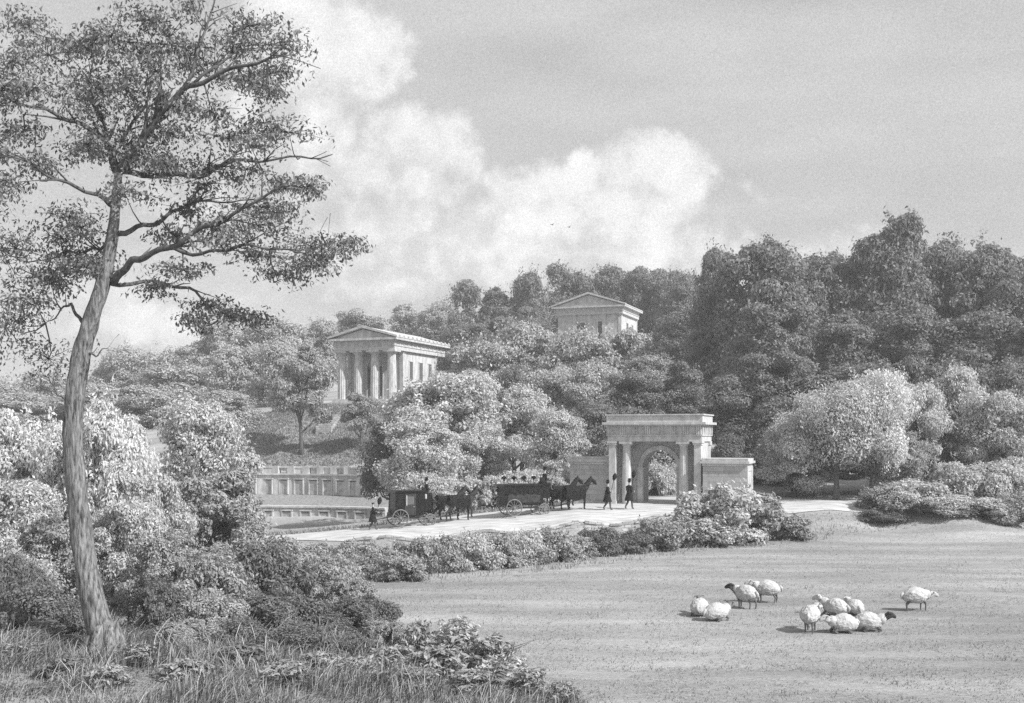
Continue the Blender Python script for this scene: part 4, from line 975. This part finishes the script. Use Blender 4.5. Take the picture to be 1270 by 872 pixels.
def person(label, loc, rz, pose, hold=None, sc=.93, coat='darkcoat', hat='top'):
    o = thing('person', label, 'person', loc, rz, None, sc)
    if pose == 'walk':
        hip, leg = .92, [[(0,-.09,.90),(.16,-.09,.50),(.20,-.09,.08),(.34,-.09,.03)], [(0,.09,.90),(.02,.09,.48),(-.22,.09,.12),(-.12,.09,.04)]]
    else:
        hip, leg = .50, [[(0,-.10,.50),(.42,-.11,.50),(.46,-.11,.08),(.60,-.11,.03)], [(0,.10,.50),(.42,.11,.50),(.48,.11,.09),(.62,.11,.04)]]
    t = hip; ln = .03 if pose == 'walk' else .06
    V = [(0,0,t),(ln*.5,0,t+.22),(ln,0,t+.44),(ln,0,t+.58),(ln+.01,0,t+.66),(ln+.02,0,t+.76)]
    E = [(i,i+1) for i in range(5)]; Rr = [(.16,.13),(.15,.12),(.18,.125),(.065,.065),(.07,.075),(.088,.10)]
    V[3] = (ln,0,t+.55)
    for L_ in leg:
        k = len(V); V += L_; E += [(0,k),(k,k+1),(k+1,k+2),(k+2,k+3)]; Rr += [.105,.075,.05,.045]
    arms = {'staff': [[(.04,-.2,t+.46),(.02,-.25,t+.20),(.24,-.16,t+.16)], [(.04,.2,t+.46),(.02,.25,t+.2),(.26,.12,t+.28)]],
            'reins': [[(.08,-.2,t+.46),(.1,-.25,t+.2),(.34,-.12,t+.22)], [(.08,.2,t+.46),(.1,.25,t+.2),(.36,.1,t+.24)]],
            'raise': [[(.04,-.2,t+.46),(.10,-.26,t+.22),(.34,-.14,t+.2)], [(.04,.2,t+.46),(.14,.24,t+.30),(.32,.16,t+.46)]]}[hold or 'staff']
    hands = []
    for A_ in arms:
        k = len(V); V += A_; E += [(2,k),(k,k+1),(k+1,k+2)]; Rr += [.07,.052,.04]; hands.append(Vector(A_[2]))
    me = skin('body', V, E, Rr, [M[coat], M['skin'], M['trouser']], 2, 0)
    paint(me, lambda c: 1 if c.z > t+.555 or min((c-hh).length for hh in hands) < .06 else (2 if c.z < hip-.05 or (pose != 'walk' and c.z < hip+.07 and c.x > .15) else 0))
    bo = put('body', me, o)
    # nose, ears, fingers
    b = MB(); hx = V[5]; b.tube([(hx[0]+.07,0,hx[2]+.0),(hx[0]+.115,0,hx[2]-.04),(hx[0]+.085,0,hx[2]-.05)], [.012,.02,.012], 6)
    for w in (-1,1): b.tube([(hx[0],w*.085,hx[2]-.03),(hx[0]-.01,w*.10,hx[2]),(hx[0],w*.09,hx[2]+.02)], [.012,.018,.01], 5)
    for hh in hands:
        for k in range(4): 
            z = hh.z+.035-.022*k; b.tube([(hh.x+.02,hh.y,z),(hh.x+.075-.004*abs(k-1),hh.y+.0,z+.005),(hh.x+.085,hh.y+.03,z),(hh.x+.05,hh.y+.045,z)], [.012,.011,.010,.008], 5)
        b.tube([(hh.x+.01,hh.y-.02,hh.z+.03),(hh.x+.04,hh.y-.035,hh.z+.06),(hh.x+.07,hh.y-.01,hh.z+.055)], [.013,.012,.009], 5)
    b.obj('face_and_hands', M['skin'], o, True)
    # frock coat skirt
    b = MB()
    if pose == 'walk':
        n = 20; vs = []
        for z, rx_, ry_ in ((t+.30,.16,.20),(t+.12,.155,.19),(t-.05,.19,.22),(t-.22,.24,.25),(t-.40,.29,.27)):
            for k in range(n):
                a = 2*PI*k/n; wv = 1+.05*math.sin(a*5)*(t+.3-z); vs.append((.02+rx_*math.cos(a)*wv, ry_*math.sin(a)*wv, z))
        b.add(vs, [(i*n+k, i*n+(k+1)%n, (i+1)*n+(k+1)%n, (i+1)*n+k) for i in range(4) for k in range(n)])
    else:
        b.tube([(-.04,0,t+.30),(-.05,0,t+.05),(-.10,0,t-.02),(-.16,0,t-.2)], [.19,.21,.22,.15], 12)
    b.obj('coat', M[coat], o, True)
    b = MB(); b.lathe([(.09,hx[2]-.02),(.10,hx[2]+.03),(.09,hx[2]+.07)], hx[0]-.015, 0, 12); b.obj('hair', M['darkcoat'], o, True)
    if hat == 'top':
        b = MB(); z = hx[2]+.065; b.lathe([(.165,z),(.17,z+.012),(.10,z+.016),(.095,z+.08),(.105,z+.15),(.10,z+.155)], hx[0]-.005, 0, 16); b.obj('hat', M['black'], o)
    return o, hands, t
def world_of(o, p):
    return Matrix.Translation(o.location) @ Matrix.Rotation(o.rotation_euler.z, 4, 'Z') @ Matrix.Diagonal((*o.scale, 1)) @ Vector(p)
def staff(label, o, hand, up, top, bottom):
    """a mourner's staff with a dark draped head, standing through the hand"""
    p = world_of(o, Vector(hand)+Vector((.05,.02,0))); s = thing('mourning_staff', label, 'staff', p, o.rotation_euler.z, 'staffs carried by the mourners')
    u = Vector(up).normalized(); b = MB(); b.tube([-u*bottom, u*top], .016, 6); b.obj('pole', M['black'], s)
    e = u*top; b = MB()
    b.tube([e-u*.02, e+u*.06, e+u*.22, e+u*.36, e+u*.46], [.02,.09,.13,.09,.01], 8, jag=.3)
    b.obj('draped_head', M['blackcloth'], s, True)

def zr(x, y): return h(x, y)+.035
# walkers
wx = X(753, 66); o, hd_, t = person('mourner in top hat and long coat walking ahead of the hearse horses', (wx, 66, zr(wx, 66)), R(8), 'walk', 'staff')
staff('staff with dark draped head carried by the mourner nearest the hearse horses', o, hd_[1], (.22,0,1), .62, .35)
wx = X(780, 66); o, hd_, t = person('mourner in top hat seen from behind before the gateway columns', (wx, 66, zr(wx, 66)), R(35), 'walk', 'staff', .95)
staff('staff with dark draped head carried by the mourner before the gateway columns', o, hd_[1], (.12,-.1,1), .7, .35)
wx = X(462, 64.3); o, hd_, t = person('lone figure walking behind the coach with one arm raised', (wx, 64.3, zr(wx, 64.3)), R(12), 'walk', 'raise', .88, hat=None)
staff('short staff with dark head held up by the lone figure', o, hd_[1], (.2,0,1), .22, .18)

def wheel(parent, x, y, r, ns=12):
    b = MB(); b.torus((x,y,r), r-.035, .035, 'y', 28, 6)
    w = b.obj('wheel', M['wheel'], parent, True)
    b = MB()
    for k in range(ns):
        a = 2*PI*k/ns; b.tube([(x+.05*math.cos(a),y,r+.05*math.sin(a)),(x+(r-.05)*math.cos(a),y,r+(r-.05)*math.sin(a))], [.02,.014], 5)
    s = b.obj('spokes', M['wheel'], w)
    b = MB(); b.tube([(x,y-.09,r),(x,y+.09,r)], [.07,.07], 10); b.obj('hub', M['wheel'], w)
def carriage_base(o, xr, xf, rr, rf, tr):
    for x, r in ((xr, rr), (xf, rf)):
        for w in (-1,1): wheel(o, x, w*tr, r, 12 if r > .42 else 10)
        b = MB(); b.tube([(x,-tr,r),(x,tr,r)], .035, 6); b.obj('axle', M['black'], o)
    b = MB()
    for w in (-1,1): b.tube([(xr-.1,w*.35,rr+.12),(xr+.3,w*.35,rr-.02),(0,w*.35,rr-.05),(xf-.3,w*.35,rf+.08),(xf+.3,w*.35,rf+.2)], .035, 6)
    b.tube([(xf,0,rf+.05),(xf+1.2,0,rf+.16),(xf+2.5,0,.85)], [.045,.04,.03], 6); b.tube([(xf+.55,-.62,rf+.12),(xf+.55,.62,rf+.12)], .03, 6)
    b.obj('undercarriage', M['wheel'], o)
def coach():
    D = 65; x = X(510, D); th = R(20); o = thing('mourning_coach', 'closed dark mourning coach with small window following the hearse', 'coach', (x, D, zr(x, D)), th)
    carriage_base(o, -.80, .95, .50, .36, .66)
    b = MB(); prof = [(-1.05,.78),(-.75,.62),(.0,.55),(.48,.62),(.62,.82),(.66,1.15),(.64,1.95),(-1.08,1.95),(-1.10,1.15)]
    b.prism(prof, -.60, .60); bd = b.obj('body', M['black'], o)
    b = MB(); b.prism([(-1.16,1.95),(.74,1.95),(.66,2.05),(-1.06,2.05)], -.66, .66); b.obj('roof', M['black'], o)
    for w in (-1,1):
        y = w*.60; b = MB(); b.box(-.52, .12, *sorted((y+w*.002, y+w*.025)), .66, 1.86); d = b.obj('door', M['horse2'], bd)
        b = MB(); b.box(-.40, .0, *sorted((y+w*.026, y+w*.035)), 1.25, 1.72); b.obj('window', M['glass'], d)
        b = MB(); b.box(-.46, -.401, *sorted((y+w*.026, y+w*.05)), 1.2, 1.78); b.obj('window_frame', M['trim'], d)
        b = MB(); b.tube([(-.05,y+w*.03,1.12),(.05,y+w*.06,1.12)], .015, 5); b.obj('handle', M['trim'], d)
        b = MB(); b.box(-1.0, -.62, *sorted((y+w*.003, y+w*.018)), 1.2, 1.8); b.obj('quarter_panel', M['blackcloth'], bd)
        b = MB(); b.lathe([(.05,1.55),(.07,1.6),(.07,1.78),(.03,1.84)], .72, w*.52, 8); b.obj('lamp', M['trim'], o)
    b = MB(); b.box(.68, 1.08, -.46, .46, 1.0, 1.74); b.box(.67, 1.12, -.5, .5, 1.74, 1.84); b.prism([(1.08,1.34),(1.5,1.28),(1.5,1.34),(1.08,1.42)], -.45, .45); b.obj('driving_box', M['blackcloth'], o)
    b = MB(); b.prism([(-1.35,.7),(-1.05,.66),(-1.05,.72),(-1.35,.78)], -.4, .4); b.obj('rear_step', M['black'], o)
    base = world_of(o, (.85, 0, 1.90-.50*.9))
    person('coachman in dark coat and top hat seated on the coach box', base, th, 'sit', 'reins', .9)
    for w, lab, cl, lf in ((-1, 'dark draped coach horse on the near side lifting a foreleg', .5, 1), (1, 'dark coach horse on the far side behind its draped partner', .3, -1)):
        p = world_of(o, (2.62+(.15 if w < 0 else -.28), w*.46, 0)); p.z = zr(p.x, p.y); horse(lab, p, th, .95, M['horse2'], lf, cl, 'horses drawing the coach')
coach()
def hearse():
    D = 66; x = X(649, D); th = R(20); o = thing('hearse', 'long black hearse with dark feather plumes along its roof', 'hearse', (x, D, zr(x, D)), th)
    carriage_base(o, -.80, 1.05, .50, .36, .66)
    b = MB(); b.prism([(-1.35,.62),(.95,.62),(1.05,.72),(1.05,1.72),(-1.35,1.72)], -.55, .55); bd = b.obj('body', M['black'], o)
    b = MB(); b.prism([(-1.45,1.72),(1.12,1.72),(1.12,1.80),(1.0,1.84),(-1.33,1.84),(-1.45,1.80)], -.64, .64); b.obj('roof', M['black'], o)
    for w in (-1,1):
        b = MB(); n = 40; vs = []   # scalloped hangings
        for i in range(n+1):
            xx = -1.40+2.45*i/n; yy = w*(.60+.018*math.sin(i*1.3)); vs += [(xx, yy, 1.718), (xx, yy+w*.01, 1.36-.10*abs(math.sin(i*PI/8)))]
        b.add(vs, [(2*i,2*i+2,2*i+3,2*i+1) for i in range(n)]); b.obj('hanging', M['blackcloth'], o, True)
        b = MB(); b.box(-1.15, .85, *sorted((w*.552, w*.57)), .78, 1.3); b.obj('side_panel', M['horse2'], bd)
    for k in range(4):
        xx = -1.2+.62*k; b = MB(); b.tube([(xx,0,1.841),(xx,0,2.05)], .02, 6); q = b.obj('plume', M['blackcloth'], o)
        b = MB(); rnd = random.Random(k)
        for j in range(9):
            a = j*.7; b.tube([(xx,0,2.02),(xx+.06*math.cos(a),.06*math.sin(a),2.26+.05*rnd.random()),(xx+.12*math.cos(a),.12*math.sin(a),2.24),(xx+.15*math.cos(a),.15*math.sin(a),2.13)], [.03,.05,.045,.015], 6)
        b.obj('feathers', M['blackcloth'], q, True)
    b = MB(); b.box(1.08, 1.5, -.44, .44, 1.0, 1.76); b.box(1.07, 1.54, -.48, .48, 1.76, 1.86); b.prism([(1.5,1.34),(1.95,1.30),(2.05,1.46),(2.0,1.49),(1.92,1.36),(1.5,1.41)], -.45, .45); b.obj('driving_box', M['blackcloth'], o)
    base = world_of(o, (1.28, 0, 1.92-.50*.95)); q, hd_, t = person('hearse driver in top hat holding reins and whip on the hearse box', base, th, 'sit', 'reins', .95)
    p = world_of(q, hd_[0]+Vector((.05,0,.0))); wb = MB(); wb.tube([(0,0,-.1),(.4,0,.45),(.75,0,.8)], [.014,.009,.004], 5); wp = wb.obj('whip', M['black']); wp.location = p; wp.rotation_euler = (0,0,th); tag(wp, 'thin whip slanting up from the hand of the hearse driver', 'whip')
    for w, lab, lf in ((-1, 'black hearse horse on the near side under a long mourning cloth', -1), (1, 'black hearse horse on the far side with head beyond its partner', 1)):
        p = world_of(o, (2.85+(-.25 if w > 0 else .25), w*.42, 0)); p.z = zr(p.x, p.y); horse(lab, p, th, .92, M['horse'], lf, .72, 'horses drawing the hearse')
hearse()

# ---------------------------------------------------------------- sky, sun, camera
SUN_AZ = Vector((.84, -.54)); SUN_EL = R(41)
SKY_S, SUN_S, EXPO = .1, 3.3, .9
def world():
    w = bpy.data.worlds.new('World'); scene.world = w; w.use_nodes = True; nt = w.node_tree; nt.nodes.clear()
    out = N(nt, 'ShaderNodeOutputWorld'); bg = N(nt, 'ShaderNodeBackground'); bg.inputs[1].default_value = SKY_S; L(nt, bg.outputs[0], out.inputs[0])
    sky = N(nt, 'ShaderNodeTexSky'); sky.sky_type = 'NISHITA'; sky.sun_disc = False; sky.sun_elevation = SUN_EL
    sky.sun_rotation = math.atan2(SUN_AZ.x, SUN_AZ.y); sky.air_density = 1.0; sky.dust_density = 3.0
    bw = N(nt, 'ShaderNodeRGBToBW'); L(nt, sky.outputs[0], bw.inputs[0])
    def mt(op, a, b=None, c=None):
        n = N(nt, 'ShaderNodeMath', operation=op)
        for i, v in enumerate((a, b, c)):
            if v is None: continue
            if hasattr(v, 'node'): L(nt, v, n.inputs[i])
            else: n.inputs[i].default_value = v
        return n.outputs[0]
    tc = N(nt, 'ShaderNodeTexCoord'); sp = N(nt, 'ShaderNodeSeparateXYZ'); L(nt, tc.outputs['Generated'], sp.inputs[0])
    nz = N(nt, 'ShaderNodeTexNoise'); nz.inputs['Scale'].default_value = 9; nz.inputs['Detail'].default_value = 8; nz.inputs['Roughness'].default_value = .6; L(nt, tc.outputs['Generated'], nz.inputs['Vector'])
    nc = N(nt, 'ShaderNodeSeparateColor'); L(nt, nz.outputs['Color'], nc.inputs[0])
    n2 = N(nt, 'ShaderNodeTexNoise'); n2.inputs['Scale'].default_value = 26; n2.inputs['Detail'].default_value = 7; n2.inputs['Roughness'].default_value = .6; L(nt, tc.outputs['Generated'], n2.inputs['Vector'])
    u = mt('ADD', mt('ARCTAN2', sp.outputs[0], sp.outputs[1]), mt('MULTIPLY', mt('SUBTRACT', nc.outputs[0], .5), .10))
    v = mt('ADD', mt('ARCSINE', sp.outputs[2]), mt('MULTIPLY', mt('SUBTRACT', nc.outputs[1], .5), .08))
    blobs = [(385,40,62,75,1),(440,70,52,55,1),(470,95,25,30,.9),(385,140,50,70,.6),(350,20,60,60,.7),(300,150,70,70,.5),
             (430,190,28,35,.8),(500,180,50,28,.9),(548,190,40,38,1),(540,240,60,50,.8),(470,215,50,35,.55),(640,235,55,35,.75),(700,225,50,40,.85),(735,212,40,30,.9),
             (800,205,50,45,1),(840,215,38,35,1),(790,255,80,40,.85),(700,275,120,40,.75),(590,270,70,45,.65),(840,290,70,25,.8),(640,325,80,16,.7),(780,318,120,14,.7),
             (870,300,60,16,.6),(190,415,110,22,.8),(60,385,90,25,.6),(330,360,90,20,.35),(230,260,80,40,.3),(600,280,270,60,.4),(420,270,130,70,.3),(720,320,260,34,.5),(980,330,160,40,.3),(560,350,200,30,.4)]
    dens = None
    for px, py, rx_, ry_, k in blobs:
        cu = math.atan((px-CX)/F); cv = math.atan((HY-py)/F*math.cos(cu))
        a = mt('DIVIDE', mt('SUBTRACT', u, cu), rx_/F*1.25); b = mt('DIVIDE', mt('SUBTRACT', v, cv), ry_/F*1.25)
        d = mt('MULTIPLY', mt('SUBTRACT', 1.0, mt('ADD', mt('MULTIPLY', a, a), mt('MULTIPLY', b, b))), k)
        dens = d if dens is None else mt('MAXIMUM', dens, d)
    dens = mt('ADD', dens, mt('MULTIPLY', mt('SUBTRACT', n2.outputs[0], .5), 2.0))
    mr = N(nt, 'ShaderNodeMapRange'); mr.interpolation_type = 'SMOOTHSTEP'; L(nt, dens, mr.inputs[0]); mr.inputs[1].default_value = .0; mr.inputs[2].default_value = .9
    # cloud brightness varies softly inside the cloud
    big = N(nt, 'ShaderNodeTexNoise'); big.inputs['Scale'].default_value = 4; big.inputs['Detail'].default_value = 6; bm_ = N(nt, 'ShaderNodeMapping'); bm_.inputs['Scale'].default_value = (1, 1, 4); L(nt, tc.outputs['Generated'], bm_.inputs[0]); L(nt, bm_.outputs[0], big.inputs['Vector'])
    cl = mt('MULTIPLY', mt('ADD', .70, mt('MULTIPLY', n2.outputs[0], .55)), CLOUD)
    base = mt('ADD', mt('MULTIPLY', bw.outputs[0], SKY_N), SKY_C)
    base = mt('MULTIPLY', base, mt('ADD', .68, mt('MULTIPLY', big.outputs[0], .64)))
    fin = N(nt, 'ShaderNodeMix', data_type='FLOAT'); L(nt, mr.outputs[0], fin.inputs[0]); L(nt, base, fin.inputs[2]); L(nt, cl, fin.inputs[3])
    gr = N(nt, 'ShaderNodeTexNoise'); gr.inputs['Scale'].default_value = 800; gr.inputs['Detail'].default_value = 3; gr.inputs['Roughness'].default_value = .8; L(nt, tc.outputs['Generated'], gr.inputs['Vector'])
    val = mt('MULTIPLY', fin.outputs[0], mt('ADD', 1-.5*GRAIN, mt('MULTIPLY', gr.outputs[0], GRAIN)))
    cb = N(nt, 'ShaderNodeCombineColor')
    for i in range(3): L(nt, val, cb.inputs[i])
    L(nt, cb.outputs[0], bg.inputs[0])
SKY_N, SKY_C, CLOUD, GRAIN = .33, 2.4, 5.0, 1.0
world()
def haze():
    b = MB(); b.box(-620, 620, -120, 720, -14, 48)
    m, nt, out = nodes('thin_haze'); v = N(nt, 'ShaderNodeVolumePrincipled'); v.inputs['Color'].default_value = g(1); v.inputs['Density'].default_value = HAZE; v.inputs['Anisotropy'].default_value = 0
    L(nt, v.outputs[0], out.inputs['Volume']); o = b.obj('haze', m); o['kind'] = 'stuff'; o['label'] = 'thin pale summer haze over the valley'
HAZE = .0008
haze()
sl = bpy.data.lights.new('sun', 'SUN'); sl.energy = SUN_S; sl.angle = R(.6); sl.color = (1, 1, 1)
so = bpy.data.objects.new('sun', sl); COL.objects.link(so)
sd = Vector((SUN_AZ.x, SUN_AZ.y, 0)).normalized()*math.cos(SUN_EL)+Vector((0,0,math.sin(SUN_EL)))
so.rotation_euler = sd.to_track_quat('Z', 'Y').to_euler(); so.location = (60, -20, 60)
cam = bpy.data.cameras.new('camera'); co = bpy.data.objects.new('camera', cam); COL.objects.link(co); scene.camera = co
co.location = (0, 0, EYE); co.rotation_euler = (R(90), 0, 0); cam.sensor_width = 36; cam.lens = 36*F/1270; cam.shift_y = (HY-436)/1270; cam.clip_end = 5000; cam.clip_start = .1
vs = scene.view_settings; vs.view_transform = 'Standard'; vs.look = 'None'; vs.exposure = EXPO; vs.gamma = 1
scene.render.engine = 'CYCLES'
cy = scene.cycles; cy.max_bounces = 5; cy.diffuse_bounces = 3; cy.glossy_bounces = 2; cy.transmission_bounces = 3; cy.transparent_max_bounces = 4; cy.use_denoising = False
